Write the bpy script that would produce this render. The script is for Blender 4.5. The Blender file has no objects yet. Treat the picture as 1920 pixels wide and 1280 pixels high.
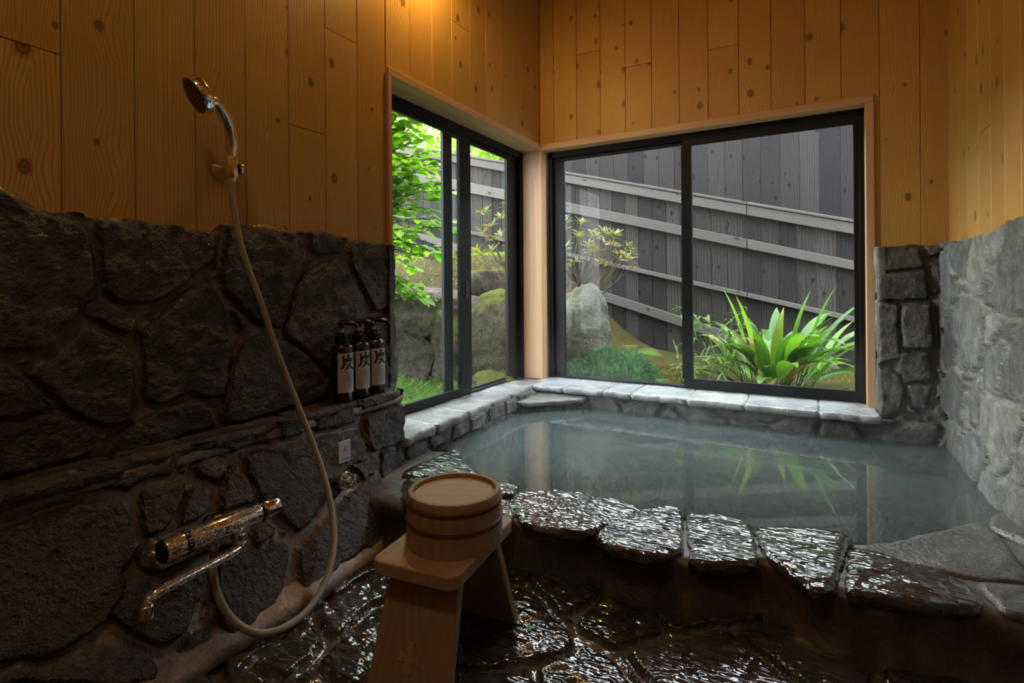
import bpy, bmesh, math, random
import numpy as np
from mathutils import Vector, Matrix, Euler
random.seed(7); RNG=np.random.RandomState(5)
COL=bpy.context.scene.collection
PI=math.pi
SKY=8.; SUN=6.; LAMP1=12.; FILL_LAMP=8.2; EXPO=.38
KNOB=(.180,1.056,.187); SIGN=(.153,1.092,.253); MIX=(.262,.645,.231)
NECK=[(0.07, 0.809, 1.038), (0.075, 0.809, 1.079), (0.08, 0.799, 1.116), (0.09, 0.777, 1.144), (0.1, 0.752, 1.158), (0.12, 0.706, 1.16)]
UP=[
[(0.374,0.92),(0.39,0.915),(0.407,0.903),(0.43,0.88),(0.466,0.866),(0.519,0.855),(0.532,0.828),(0.539,0.795),(0.542,0.754),(0.54,0.717),(0.521,0.696),(0.507,0.665),(0.491,0.638),(0.477,0.615),(0.446,0.607),(0.389,0.609),(0.372,0.611)],
[(0.55,0.867),(0.664,0.872),(0.745,0.866),(0.792,0.865),(0.802,0.833),(0.799,0.793),(0.754,0.753),(0.707,0.719),(0.663,0.692),(0.621,0.691),(0.582,0.699),(0.562,0.716),(0.555,0.762),(0.548,0.825)],
[(0.831,0.881),(0.875,0.89),(0.946,0.887),(1.03,0.88),(1.058,0.862),(1.075,0.822),(1.071,0.792),(1.036,0.751),(1.022,0.705),(1.005,0.66),(0.994,0.616),(0.981,0.605),(0.931,0.62),(0.896,0.643),(0.857,0.682),(0.819,0.718),(0.806,0.758),(0.82,0.819)],
[(1.087,0.888),(1.146,0.896),(1.21,0.886),(1.218,0.861),(1.214,0.829),(1.115,0.821),(1.093,0.835)],
[(1.261,0.877),(1.437,0.875),(1.434,0.642),(1.35,0.646),(1.313,0.701),(1.277,0.747),(1.243,0.798),(1.239,0.837)],
[(1.177,0.805),(1.226,0.785),(1.269,0.74),(1.304,0.688),(1.312,0.647),(1.302,0.568),(1.266,0.493),(1.19,0.452),(1.142,0.465),(1.105,0.506),(1.055,0.547),(1.007,0.581),(1.001,0.609),(1.018,0.665),(1.042,0.722),(1.085,0.769),(1.13,0.797)],
[(0.528,0.688),(0.546,0.696),(0.617,0.663),(0.621,0.641),(0.601,0.625),(0.531,0.663)],
[(0.535,0.638),(0.56,0.632),(0.589,0.617),(0.601,0.599),(0.608,0.563),(0.612,0.536),(0.608,0.493),(0.604,0.438),(0.581,0.426),(0.558,0.427),(0.523,0.451),(0.486,0.487),(0.461,0.527),(0.434,0.562),(0.477,0.587),(0.51,0.612)],
[(0.754,0.729),(0.798,0.723),(0.819,0.683),(0.829,0.606),(0.837,0.555),(0.831,0.489),(0.812,0.447),(0.776,0.449),(0.742,0.474),(0.705,0.467),(0.669,0.455),(0.636,0.471),(0.628,0.499),(0.63,0.543),(0.629,0.6),(0.627,0.627),(0.654,0.648),(0.689,0.678),(0.72,0.71)],
[(0.835,0.672),(0.868,0.65),(0.884,0.623),(0.862,0.604),(0.848,0.631)],
[(0.913,0.605),(1.007,0.569),(1.069,0.528),(1.112,0.475),(1.15,0.421),(1.149,0.384),(1.039,0.382),(0.911,0.38),(0.822,0.379),(0.817,0.416),(0.828,0.464),(0.844,0.523),(0.867,0.577)],
[(0.58,0.4),(0.611,0.432),(0.661,0.448),(0.756,0.45),(0.781,0.418),(0.801,0.389),(0.796,0.38),(0.704,0.373),(0.639,0.367),(0.573,0.372)],
[(0.377,0.574),(0.399,0.578),(0.419,0.557),(0.44,0.531),(0.467,0.491),(0.458,0.478),(0.416,0.487),(0.377,0.486)],
[(0.377,0.482),(0.461,0.475),(0.486,0.472),(0.523,0.439),(0.533,0.424),(0.536,0.382),(0.516,0.38),(0.445,0.381),(0.376,0.374)],
[(1.331,0.62),(1.434,0.628),(1.431,0.361),(1.205,0.368),(1.173,0.405),(1.32,0.54)]]
LOW=[
[(0.348,0.315),(0.391,0.319),(0.419,0.322),(0.479,0.319),(0.543,0.302),(0.553,0.284),(0.551,0.241),(0.552,0.219),(0.547,0.201),(0.521,0.184),(0.522,0.164),(0.502,0.141),(0.478,0.127),(0.434,0.118),(0.388,0.113),(0.355,0.124),(0.321,0.141)],
[(0.578,0.298),(0.617,0.298),(0.67,0.295),(0.67,0.277),(0.646,0.253),(0.618,0.224),(0.602,0.212),(0.574,0.218),(0.573,0.258)],
[(0.682,0.281),(0.709,0.261),(0.701,0.227),(0.679,0.222),(0.637,0.221),(0.658,0.249)],
[(0.697,0.319),(0.727,0.332),(0.773,0.32),(0.761,0.292),(0.732,0.275),(0.701,0.296)],
[(0.813,0.314),(0.911,0.303),(1.067,0.295),(1.192,0.282),(1.204,0.232),(1.182,0.203),(1.113,0.202),(1.063,0.191),(1.007,0.173),(0.98,0.149),(0.927,0.125),(0.887,0.117),(0.855,0.167),(0.829,0.193),(0.822,0.23),(0.811,0.273)],
[(0.748,0.278),(0.794,0.301),(0.807,0.261),(0.81,0.225),(0.81,0.212),(0.722,0.216)],
[(0.873,0.092),(0.972,0.114),(1.084,0.143),(1.188,0.15),(1.249,0.14),(1.204,0.048),(1.189,-0.023),(1.025,0.027),(0.95,0.021),(0.898,0.017),(0.859,0.013),(0.829,0.018),(0.851,0.06)],
[(0.694,0.144),(0.761,0.134),(0.852,0.106),(0.834,0.074),(0.8,0.041),(0.766,0.019),(0.7,0.013),(0.657,0.013),(0.649,0.049),(0.666,0.097)],
[(0.553,0.151),(0.649,0.139),(0.664,0.134),(0.635,0.093),(0.597,0.06),(0.575,0.051),(0.541,0.058),(0.515,0.079),(0.497,0.103),(0.486,0.132),(0.519,0.152)],
[(0.596,0.048),(0.629,0.042),(0.657,0.006),(0.593,0.006),(0.548,0.004),(0.535,0.005),(0.567,0.033)],
[(0.401,0.101),(0.443,0.099),(0.485,0.088),(0.522,0.061),(0.528,0.032),(0.52,0.01),(0.323,0.11),(0.326,0.123)],
[(0.793,0.171),(0.817,0.167),(0.834,0.136),(0.824,0.127),(0.771,0.134),(0.776,0.157)],
[(0.59,0.198),(0.705,0.194),(0.772,0.182),(0.763,0.149),(0.693,0.152),(0.563,0.16),(0.554,0.177)],
[(1.224,0.319),(1.272,0.323),(1.406,0.316),(1.411,0.197),(1.322,0.194),(1.234,0.208),(1.214,0.233),(1.216,0.273)],
[(1.289,0.187),(1.387,0.172),(1.399,0.1),(1.391,0.057),(1.292,0.003),(1.262,0.065),(1.274,0.142)],
[(1.127,0.202),(1.231,0.201),(1.261,0.179),(1.209,0.149),(1.155,0.152)]]
RGT=[
[(2.43,0.887),(2.141,0.877),(2.111,0.847),(2.193,0.778),(2.178,0.728),(2.355,0.747),(2.475,0.834)],
[(2.111,0.866),(1.92,0.872),(1.908,0.846),(1.946,0.799),(1.974,0.72),(2.058,0.67),(2.147,0.696),(2.193,0.762)],
[(1.896,0.86),(1.805,0.885),(1.785,0.863),(1.818,0.813),(1.886,0.772),(1.959,0.8),(1.933,0.834)],
[(1.784,0.882),(1.645,0.873),(1.586,0.861),(1.591,0.656),(1.73,0.641),(1.855,0.638),(1.913,0.67),(1.887,0.754),(1.818,0.793)],
[(2.541,0.847),(2.474,0.853),(2.374,0.748),(2.398,0.639),(2.548,0.653),(2.567,0.78)],
[(2.358,0.649),(2.179,0.688),(2.03,0.667),(1.977,0.639),(1.992,0.572),(2.021,0.502),(2.123,0.446),(2.22,0.445),(2.306,0.502),(2.361,0.568)],
[(2.505,0.597),(2.399,0.611),(2.343,0.525),(2.405,0.437),(2.513,0.39),(2.555,0.477)],
[(2.305,0.529),(2.219,0.47),(2.255,0.431),(2.365,0.434)],
[(1.964,0.633),(1.855,0.631),(1.856,0.604),(1.979,0.536),(1.991,0.579)],
[(1.833,0.625),(1.731,0.631),(1.771,0.584),(1.824,0.566),(1.845,0.598)],
[(1.98,0.529),(1.846,0.574),(1.825,0.525),(1.872,0.451),(1.884,0.411),(2.023,0.411),(2.021,0.472)],
[(1.712,0.614),(1.591,0.651),(1.594,0.496),(1.655,0.438),(1.796,0.424),(1.849,0.441),(1.814,0.527)],
[(2.405,0.428),(2.238,0.4),(2.259,0.303),(2.279,0.239),(2.611,0.241),(2.584,0.315)],
[(2.188,0.4),(2.05,0.437),(2.038,0.378),(2.069,0.295),(2.192,0.267)],
[(2.024,0.389),(1.839,0.409),(1.717,0.408),(1.681,0.379),(1.738,0.315),(1.822,0.232),(1.914,0.19),(1.987,0.263),(2.041,0.287)],
[(2.637,0.195),(2.372,0.226),(2.298,0.199),(2.301,0.094),(2.594,0.045)],
[(2.262,0.217),(2.098,0.273),(2.0,0.267),(2.016,0.195),(2.15,0.075),(2.284,0.065)],
[(1.663,0.377),(1.596,0.404),(1.599,0.266),(1.684,0.238),(1.76,0.225),(1.729,0.298)],
[(2.104,0.091),(1.963,0.211),(1.833,0.195),(1.824,0.151),(1.893,0.085),(2.105,0.059)],
[(1.801,0.192),(1.599,0.248),(1.601,0.161),(1.847,0.082),(1.824,0.138)],
[(1.899,0.755),(1.937,0.705),(1.925,0.656),(1.989,0.653),(1.988,0.698)]]
BCK=[
[(1.55,0.861),(1.689,0.859),(1.696,0.782),(1.562,0.765)],
[(1.549,0.755),(1.704,0.772),(1.712,0.661),(1.553,0.65)],
[(1.549,0.637),(1.617,0.64),(1.618,0.424),(1.55,0.399)],
[(1.629,0.638),(1.721,0.639),(1.72,0.47),(1.628,0.465)],
[(1.62,0.444),(1.71,0.454),(1.718,0.349),(1.636,0.332),(1.611,0.382)],
[(1.548,0.378),(1.611,0.366),(1.636,0.301),(1.618,0.218),(1.55,0.174)],
[(1.644,0.323),(1.714,0.328),(1.701,0.236),(1.66,0.258)],
[(1.567,0.155),(1.627,0.203),(1.7,0.176),(1.708,0.106),(1.575,0.104)]]
LSL=[
[(1.44,0.17),(1.513,0.175),(1.552,0.161),(1.555,0.121),(1.528,0.104),(1.454,0.106),(1.436,0.139)],
[(1.576,0.189),(1.72,0.181),(1.692,0.114),(1.591,0.111),(1.567,0.142)],
[(1.729,0.168),(1.834,0.177),(1.833,0.116),(1.71,0.11)],
[(1.844,0.174),(1.97,0.176),(1.952,0.116),(1.843,0.114)],
[(1.992,0.188),(2.133,0.184),(2.132,0.117),(2.002,0.122)],
[(2.158,0.186),(2.263,0.185),(2.262,0.114),(2.157,0.118)]]
FLO=[
[(0.709,1.153),(0.719,1.222),(0.869,1.25),(0.888,1.211),(0.843,1.089),(0.828,1.08),(0.766,1.126)],
[(0.571,1.21),(0.642,1.213),(0.684,1.224),(0.705,1.161),(0.688,1.141),(0.622,1.126)],
[(0.713,1.125),(0.757,1.112),(0.815,1.065),(0.872,1.033),(0.893,0.995),(0.881,0.961),(0.836,0.911),(0.784,0.864),(0.727,0.826),(0.595,0.996),(0.586,1.057),(0.666,1.11)],
[(0.873,1.073),(0.888,1.183),(0.97,1.192),(1.046,1.121),(1.022,1.101),(0.995,1.065),(0.978,1.028),(0.941,1.035),(0.884,1.048)],
[(1.001,1.193),(1.231,1.292),(1.239,1.281),(1.136,1.202),(1.074,1.143),(1.045,1.144)],
[(1.0,1.023),(1.033,1.066),(1.102,1.137),(1.166,1.196),(1.212,1.143),(1.278,1.105),(1.296,1.064),(1.102,0.943),(1.049,0.984)],
[(1.191,1.202),(1.255,1.267),(1.303,1.277),(1.407,1.25),(1.407,1.124),(1.321,1.077),(1.259,1.135),(1.21,1.168)],
[(1.426,1.246),(1.548,1.302),(1.579,1.24),(1.451,1.149),(1.43,1.212)],
[(1.562,1.309),(1.672,1.353),(1.657,1.222),(1.598,1.229)],
[(0.866,0.902),(0.899,0.971),(0.9,0.999),(0.928,1.014),(0.97,1.003),(1.001,0.977),(1.046,0.926),(0.907,0.836),(0.87,0.886)],
[(0.741,0.815),(0.824,0.87),(0.865,0.874),(0.907,0.836),(0.79,0.745)],
[(0.478,0.715),(0.466,0.782),(0.454,0.911),(0.591,0.839),(0.661,0.729),(0.57,0.701)],
[(0.361,0.81),(0.353,0.969),(0.373,1.052),(0.477,0.972),(0.434,0.911),(0.455,0.791),(0.418,0.793)],
[(0.374,0.651),(0.371,0.759),(0.377,0.787),(0.441,0.762),(0.461,0.705),(0.462,0.651),(0.406,0.65)]]
RIM=[
[(0.159,1.335),(0.169,1.586),(0.195,1.6),(0.281,1.49),(0.38,1.425),(0.371,1.371),(0.189,1.301)],
[(0.208,1.279),(0.382,1.356),(0.459,1.393),(0.553,1.388),(0.568,1.326),(0.53,1.301),(0.476,1.168),(0.359,1.105)],
[(0.542,1.286),(0.575,1.29),(0.64,1.199),(0.652,1.087),(0.578,1.047),(0.509,1.147)],
[(0.584,1.287),(0.575,1.348),(0.686,1.411),(0.826,1.441),(0.905,1.421),(0.918,1.398),(0.884,1.317),(0.841,1.217),(0.781,1.197),(0.728,1.194),(0.678,1.193),(0.626,1.234)],
[(0.873,1.199),(0.867,1.244),(0.904,1.37),(0.97,1.441),(1.012,1.442),(1.05,1.272),(1.056,1.232),(1.031,1.187),(0.987,1.169),(0.919,1.168)],
[(1.033,1.439),(1.096,1.48),(1.175,1.455),(1.19,1.394),(1.212,1.266),(1.203,1.247),(1.09,1.19),(1.068,1.282)],
[(1.193,1.432),(1.264,1.477),(1.378,1.489),(1.389,1.467),(1.367,1.322),(1.354,1.236),(1.336,1.206),(1.319,1.201),(1.294,1.228),(1.239,1.291),(1.221,1.321)],
[(1.39,1.413),(1.446,1.418),(1.486,1.398),(1.544,1.377),(1.579,1.362),(1.586,1.278),(1.509,1.236),(1.46,1.231),(1.379,1.21),(1.377,1.24)],
[(1.395,1.442),(1.485,1.507),(1.613,1.659),(1.681,1.734),(1.692,1.714),(1.701,1.624),(1.703,1.523),(1.703,1.486),(1.689,1.435),(1.663,1.425),(1.612,1.406),(1.548,1.401),(1.482,1.422),(1.429,1.434)],
[(1.604,1.38),(1.684,1.416),(1.658,1.283),(1.62,1.283),(1.609,1.335)]]
HOSE=[(0.07, 0.809, 1.001), (0.07, 0.814, 0.933), (0.075, 0.827, 0.841), (0.08, 0.85, 0.762), (0.085, 0.879, 0.68), (0.095, 0.917, 0.553), (0.115, 0.958, 0.421), (0.164, 0.977, 0.294), (0.22, 0.971, 0.193), (0.268, 0.946, 0.116), (0.306, 0.905, 0.064), (0.333, 0.846, 0.024), (0.346, 0.784, 0.006), (0.346, 0.724, 0.009), (0.332, 0.685, 0.022), (0.308, 0.655, 0.054), (0.29, 0.636, 0.102), (0.27, 0.636, 0.144), (0.255, 0.643, 0.18), (0.245, 0.649, 0.202)]
# ---------------------------------------------------------------- helpers
def tag(o,label=None,cat=None,group=None,kind=None):
    if label:o['label']=label
    if cat:o['category']=cat
    if group:o['group']=group
    if kind:o['kind']=kind
    return o
def link(name,me,mat=None,parent=None,smooth=None,loc=None):
    o=bpy.data.objects.new(name,me); COL.objects.link(o)
    if mat is not None and me is not None:
        for m in (mat if isinstance(mat,(list,tuple)) else [mat]): me.materials.append(m)
    if parent: o.parent=parent
    if loc: o.location=loc
    if smooth is not None and me is not None:
        me.polygons.foreach_set('use_smooth',[True]*len(me.polygons))
        if smooth<180: 
            try: me.set_sharp_from_angle(angle=math.radians(smooth))
            except Exception: pass
    return o
def empty(name,loc=(0,0,0),rz=0):
    o=bpy.data.objects.new(name,None); COL.objects.link(o); o.location=loc; o.rotation_euler=(0,0,rz)
    o.empty_display_size=.05
    return o
def struct(o): o['kind']='structure'; return o
class MB:
    def __init__(s): s.v=[];s.f=[];s.c=[]
    def add(s,vs,fs,col=None):
        b=len(s.v); s.v+= [tuple(v) for v in vs]; s.f+=[tuple(b+i for i in f) for f in fs]
        if col is not None: s.c+=[col]*len(vs)
    def box(s,a,b,col=None,M=None):
        x0,y0,z0=a;x1,y1,z1=b
        vs=[Vector(p) for p in[(x0,y0,z0),(x1,y0,z0),(x1,y1,z0),(x0,y1,z0),(x0,y0,z1),(x1,y0,z1),(x1,y1,z1),(x0,y1,z1)]]
        if M: vs=[M@v for v in vs]
        s.add(vs,[(0,3,2,1),(4,5,6,7),(0,1,5,4),(1,2,6,5),(2,3,7,6),(3,0,4,7)],col)
    def tube(s,pts,r,seg=12,cap=True,col=None,sq=1):
        pts=[Vector(p) for p in pts]; n=len(pts)
        rr=r if isinstance(r,(list,tuple)) else [r]*n
        T=[(pts[min(i+1,n-1)]-pts[max(i-1,0)]).normalized() for i in range(n)]
        up=Vector((0,0,1)) if abs(T[0].z)<.9 else Vector((1,0,0))
        N=(up-T[0]*up.dot(T[0])).normalized(); vs=[];fs=[]
        for i in range(n):
            N=(N-T[i]*N.dot(T[i])).normalized(); B=T[i].cross(N)
            for k in range(seg):
                a=2*PI*k/seg; vs.append(pts[i]+N*(math.cos(a)*rr[i])+B*(math.sin(a)*rr[i]*sq))
        for i in range(n-1):
            for k in range(seg):
                k2=(k+1)%seg; fs.append((i*seg+k,i*seg+k2,(i+1)*seg+k2,(i+1)*seg+k))
        if cap: fs.append(tuple(range(seg))[::-1]); fs.append(tuple((n-1)*seg+k for k in range(seg)))
        s.add(vs,fs,col)
    def lathe(s,prof,M=None,seg=40,col=None,ex=1):
        vs=[];fs=[];n=len(prof)
        for r,z in prof:
            for k in range(seg):
                a=2*PI*k/seg; v=Vector((math.cos(a)*r*ex,math.sin(a)*r,z)); vs.append(M@v if M else v)
        for i in range(n-1):
            for k in range(seg):
                k2=(k+1)%seg; fs.append((i*seg+k,i*seg+k2,(i+1)*seg+k2,(i+1)*seg+k))
        if prof[0][0]>1e-6: fs.append(tuple(range(seg))[::-1])
        if prof[-1][0]>1e-6: fs.append(tuple((n-1)*seg+k for k in range(seg)))
        s.add(vs,fs,col)
    def mesh(s,name,merge=False):
        me=bpy.data.meshes.new(name); me.from_pydata(s.v,[],s.f)
        if s.c:
            at=me.color_attributes.new('Col','FLOAT_COLOR','POINT')
            at.data.foreach_set('color',np.array([tuple(c)+(1,) if len(c)==3 else c for c in s.c],dtype=np.float32).ravel())
        if merge:
            bm=bmesh.new(); bm.from_mesh(me); bmesh.ops.remove_doubles(bm,verts=bm.verts,dist=1e-5)
            bmesh.ops.dissolve_degenerate(bm,edges=bm.edges,dist=1e-6); bmesh.ops.recalc_face_normals(bm,faces=bm.faces); bm.to_mesh(me); bm.free()
        me.update(); return me
    def build(s,name,mat,parent=None,smooth=None,merge=False,loc=None):
        return link(name,s.mesh(name,merge),mat,parent,smooth,loc)
def bevel(o,w=.003,seg=2,ang=35):
    m=o.modifiers.new('Bevel','BEVEL'); m.width=w; m.segments=seg; m.limit_method='ANGLE'; m.angle_limit=math.radians(ang); return o
def catmull(p,k=8):
    p=[Vector(q) for q in p]; out=[]
    q=[p[0]*2-p[1]]+p+[p[-1]*2-p[-2]]
    for i in range(1,len(q)-2):
        for j in range(k):
            t=j/k; a,b,c,d=q[i-1],q[i],q[i+1],q[i+2]
            out.append(.5*((2*b)+(c-a)*t+(2*a-5*b+4*c-d)*t*t+(3*b-a-3*c+d)*t**3))
    out.append(p[-1]); return out
def aim(loc,d,roll=None):
    d=Vector(d).normalized(); return Matrix.Translation(loc)@d.to_track_quat('Z','Y').to_matrix().to_4x4()
# --- numpy value noise
_T=RNG.rand(64,64,16)
def vnoise(x,y,z=0.):
    x=np.asarray(x,float);y=np.asarray(y,float);z=np.asarray(z,float)+0*x
    xi=np.floor(x).astype(int);yi=np.floor(y).astype(int);zi=np.floor(z).astype(int)
    fx=x-xi;fy=y-yi;fz=z-zi
    fx=fx*fx*(3-2*fx);fy=fy*fy*(3-2*fy);fz=fz*fz*(3-2*fz)
    g=lambda a,b,c:_T[a%64,b%64,c%16]
    def l(a,b,t):return a+(b-a)*t
    return l(l(l(g(xi,yi,zi),g(xi+1,yi,zi),fx),l(g(xi,yi+1,zi),g(xi+1,yi+1,zi),fx),fy),
             l(l(g(xi,yi,zi+1),g(xi+1,yi,zi+1),fx),l(g(xi,yi+1,zi+1),g(xi+1,yi+1,zi+1),fx),fy),fz)*2-1
def fbm(x,y,z=0.,o=4):
    s=0;a=1.;f=1.
    for i in range(o): s=s+a*vnoise(np.asarray(x)*f+7.3*i,np.asarray(y)*f+3.1*i,np.asarray(z)*f); a*=.5;f*=2.03
    return s
def sstep(t): t=np.clip(t,0,1); return t*t*(3-2*t)
def sdf(poly,x,y):
    d=np.full(x.shape,1e9); ins=np.zeros(x.shape,bool); n=len(poly)
    for i in range(n):
        ax,ay=poly[i];bx,by=poly[(i+1)%n]
        ex,ey=bx-ax,by-ay; L=ex*ex+ey*ey+1e-12
        t=np.clip(((x-ax)*ex+(y-ay)*ey)/L,0,1)
        d=np.minimum(d,(x-ax-t*ex)**2+(y-ay-t*ey)**2)
        c=((ay>y)!=(by>y))
        with np.errstate(divide='ignore',invalid='ignore'):
            xs=(bx-ax)*(y-ay)/((by-ay) if abs(by-ay)>1e-9 else 1e-9)+ax
        ins^=(c&(x<xs))
    return np.where(ins,1,-1)*np.sqrt(d)
def relief(name,mat,u,v,step,polys,mapf,T,parent=None,vtop=None,fill=None,gap=.009,scol=(.06,.06,.062),mcol=(.16,.125,.105),
           var=.25,edge=.009,warp=.006,rough=.004,grow=0.,tint=None,kind=None,clip=None,tilt=.3,mrough=.002):
    nu=int((u[1]-u[0])/step)+1; nv=int((v[1]-v[0])/step)+1
    us=np.linspace(u[0],u[1],nu); ts=np.linspace(0,1,nv)
    U,TT=np.meshgrid(us,ts,indexing='ij')
    top=np.interp(us,[p[0] for p in vtop],[p[1] for p in vtop]) if vtop else np.full(nu,v[1])
    if vtop: top=top+.006*fbm(us*18,us*0+3)
    V=v[0]+(top[:,None]-v[0])*TT
    wu=U+warp*fbm(U*22,V*22,1.5,3); wv=V+warp*fbm(U*22+31,V*22,4.5,3)
    D=np.full(U.shape,-9.); ID=np.zeros(U.shape,int)
    rs=np.random.RandomState(len(name)+11)
    for i,p in enumerate(polys):
        xs=[q[0] for q in p];ys=[q[1] for q in p]
        m=(wu>min(xs)-.08)&(wu<max(xs)+.08)&(wv>min(ys)-.08)&(wv<max(ys)+.08)
        if not m.any(): continue
        d=sdf(p,wu[m],wv[m])+grow
        cur=D[m]; b=d>cur; cur[b]=d[b]; D[m]=cur
        ii=ID[m]; ii[b]=i+1; ID[m]=ii
    if fill:
        s=fill; pts=[]
        for a in np.arange(u[0]-s,u[1]+2*s,s):
            for b in np.arange(v[0]-s,max(top)+2*s,s): pts.append((a+rs.uniform(-.42,.42)*s+(0.5*s if int(round(b/s))%2 else 0),b+rs.uniform(-.4,.4)*s))
        F1=np.full(U.shape,9.);F2=np.full(U.shape,9.);FI=np.zeros(U.shape,int)
        for i,(a,b) in enumerate(pts):
            d=np.hypot(wu-a,wv-b); n1=d<F1
            F2=np.where(n1,F1,np.minimum(F2,d)); F1=np.where(n1,d,F1); FI=np.where(n1,i,FI)
        dv=np.minimum((F2-F1)*.5-gap,-D-2*gap)
        b=dv>D; D=np.where(b,dv,D); ID=np.where(b,FI+100,ID)
    if clip is not None: D=np.where(clip(U,V),D,-1)
    R=rs.rand(3000,4)
    t=np.clip(D/edge,0,1); prof=np.sqrt(1-(1-t)**2)
    r=R[ID%3000]
    h=T*prof*(1+tilt*(r[...,0]-.5)+ .9*tilt*((wu*37)%1*0) ) + prof*rough*fbm(U*30+r[...,1]*50,V*30,r[...,2]*9,4)+ (1-prof)*mrough*fbm(U*40,V*40,2.,3)
    h=h+prof*T*tilt*1.6*fbm(U*5+r[...,3]*30,V*5,0,2)*.5
    m=sstep(D/.006)
    k=(1+var*(r[...,1]-.5)*2)*(1+.12*fbm(U*9,V*9,r[...,0]*5,3))
    C=np.zeros(U.shape+(4,)); C[...,3]=m
    for c in range(3):
        sc=scol[c]*k*(1+ (tint[c] if tint else 0)*(r[...,2]-.5))
        mc=mcol[c]*(1+.2*fbm(U*14,V*14,7,3))
        C[...,c]=mc*(1-m)+sc*m
    # closing border
    def pad(A,mode=None): return np.pad(A,((1,1),(1,1))+((0,0),)*(A.ndim-2),mode='edge')
    U,V,h,C=pad(U),pad(V),pad(h),pad(C)
    back=-.02
    h[0,:]=back;h[-1,:]=back;h[:,0]=back;h[:,-1]=back
    X,Y,Z=mapf(U,V,h)
    me=bpy.data.meshes.new(name); N=U.shape
    co=np.stack([X,Y,Z],-1).reshape(-1,3)
    idx=np.arange(N[0]*N[1]).reshape(N)
    F=np.stack([idx[:-1,:-1],idx[1:,:-1],idx[1:,1:],idx[:-1,1:]],-1).reshape(-1,4)
    me.vertices.add(len(co)); me.vertices.foreach_set('co',co.astype(np.float32).ravel())
    me.loops.add(F.size); me.loops.foreach_set('vertex_index',F.ravel().astype(np.int32))
    me.polygons.add(len(F)); me.polygons.foreach_set('loop_start',np.arange(0,F.size,4,dtype=np.int32))
    me.polygons.foreach_set('loop_total',np.full(len(F),4,dtype=np.int32))
    me.update(calc_edges=True); me.validate()
    at=me.color_attributes.new('Col','FLOAT_COLOR','POINT'); at.data.foreach_set('color',C.astype(np.float32).ravel())
    me.polygons.foreach_set('use_smooth',[True]*len(F))
    o=link(name,me,mat,parent)
    if kind:o['kind']=kind
    return o
# ---------------------------------------------------------------- materials
class NT:
    def __init__(s,name):
        s.m=bpy.data.materials.new(name); s.m.use_nodes=True; s.t=s.m.node_tree; s.t.nodes.clear()
        s.out=s.n('ShaderNodeOutputMaterial')
    def n(s,typ,**k):
        n=s.t.nodes.new(typ)
        for a,b in k.items():
            if a.startswith('i_'): n.inputs[a[2:].replace('_',' ')].default_value=b
            else: setattr(n,a,b)
        return n
    def l(s,a,b): s.t.links.new(a,b)
    def ramp(s,f,stops,interp='LINEAR'):
        r=s.n('ShaderNodeValToRGB'); e=r.color_ramp.elements; r.color_ramp.interpolation=interp
        while len(e)<len(stops): e.new(.5)
        for q,(p,c) in zip(e,stops): q.position=p; q.color=tuple(c)+(1,) if len(c)==3 else c
        s.l(f,r.inputs[0]); return r.outputs[0]
    def mix(s,f,a,b,typ='MIX'):
        m=s.n('ShaderNodeMix',data_type='RGBA',blend_type=typ)
        for i,x in((0,f),(6,a),(7,b)):
            if isinstance(x,(int,float)): m.inputs[i].default_value=x
            elif isinstance(x,tuple): m.inputs[i].default_value=x if len(x)==4 else x+(1,)
            else: s.l(x,m.inputs[i])
        return m.outputs[2]
    def math(s,op,a,b=None,c=None,clamp=False):
        m=s.n('ShaderNodeMath',operation=op,use_clamp=clamp)
        for i,x in enumerate((a,b,c)):
            if x is None: continue
            if isinstance(x,(int,float)): m.inputs[i].default_value=x
            else: s.l(x,m.inputs[i])
        return m.outputs[0]
    def noise(s,vec,scale,detail=4,rough=.55,dist=0.,dim='3D'):
        n=s.n('ShaderNodeTexNoise'); n.noise_dimensions=dim
        n.inputs['Scale'].default_value=scale;n.inputs['Detail'].default_value=detail;n.inputs['Roughness'].default_value=rough;n.inputs['Distortion'].default_value=dist
        if vec is not None: s.l(vec,n.inputs['Vector'])
        return n.outputs['Fac']
    def mapping(s,vec,scale=(1,1,1),loc=(0,0,0),rot=(0,0,0)):
        m=s.n('ShaderNodeMapping'); m.inputs['Scale'].default_value=scale;m.inputs['Location'].default_value=loc;m.inputs['Rotation'].default_value=rot
        s.l(vec,m.inputs['Vector']); return m.outputs[0]
    def bump(s,h,strength,dist,prev=None):
        b=s.n('ShaderNodeBump'); b.inputs['Strength'].default_value=strength;b.inputs['Distance'].default_value=dist
        s.l(h,b.inputs['Height'])
        if prev is not None: s.l(prev,b.inputs['Normal'])
        return b.outputs[0]
    def pbsdf(s,base=None,rough=.5,normal=None,**k):
        p=s.n('ShaderNodeBsdfPrincipled')
        for key,val in((('Base Color'),base),('Roughness',rough),('Normal',normal)):
            if val is None: continue
            if isinstance(val,tuple): p.inputs[key].default_value=val if len(val)==4 else val+(1,)
            elif isinstance(val,(int,float)): p.inputs[key].default_value=val
            else: s.l(val,p.inputs[key])
        for a,b in k.items():
            a=a.replace('_',' ')
            if isinstance(b,(int,float)): p.inputs[a].default_value=b
            elif isinstance(b,tuple): p.inputs[a].default_value=b if len(b)==4 else b+(1,)
            else: s.l(b,p.inputs[a])
        s.l(p.outputs[0],s.out.inputs[0]); return p
def simple(name,col,rough=.5,metal=0.,**k):
    t=NT(name); t.pbsdf(tuple(col),rough,Metallic=metal,**k); return t.m
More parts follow.
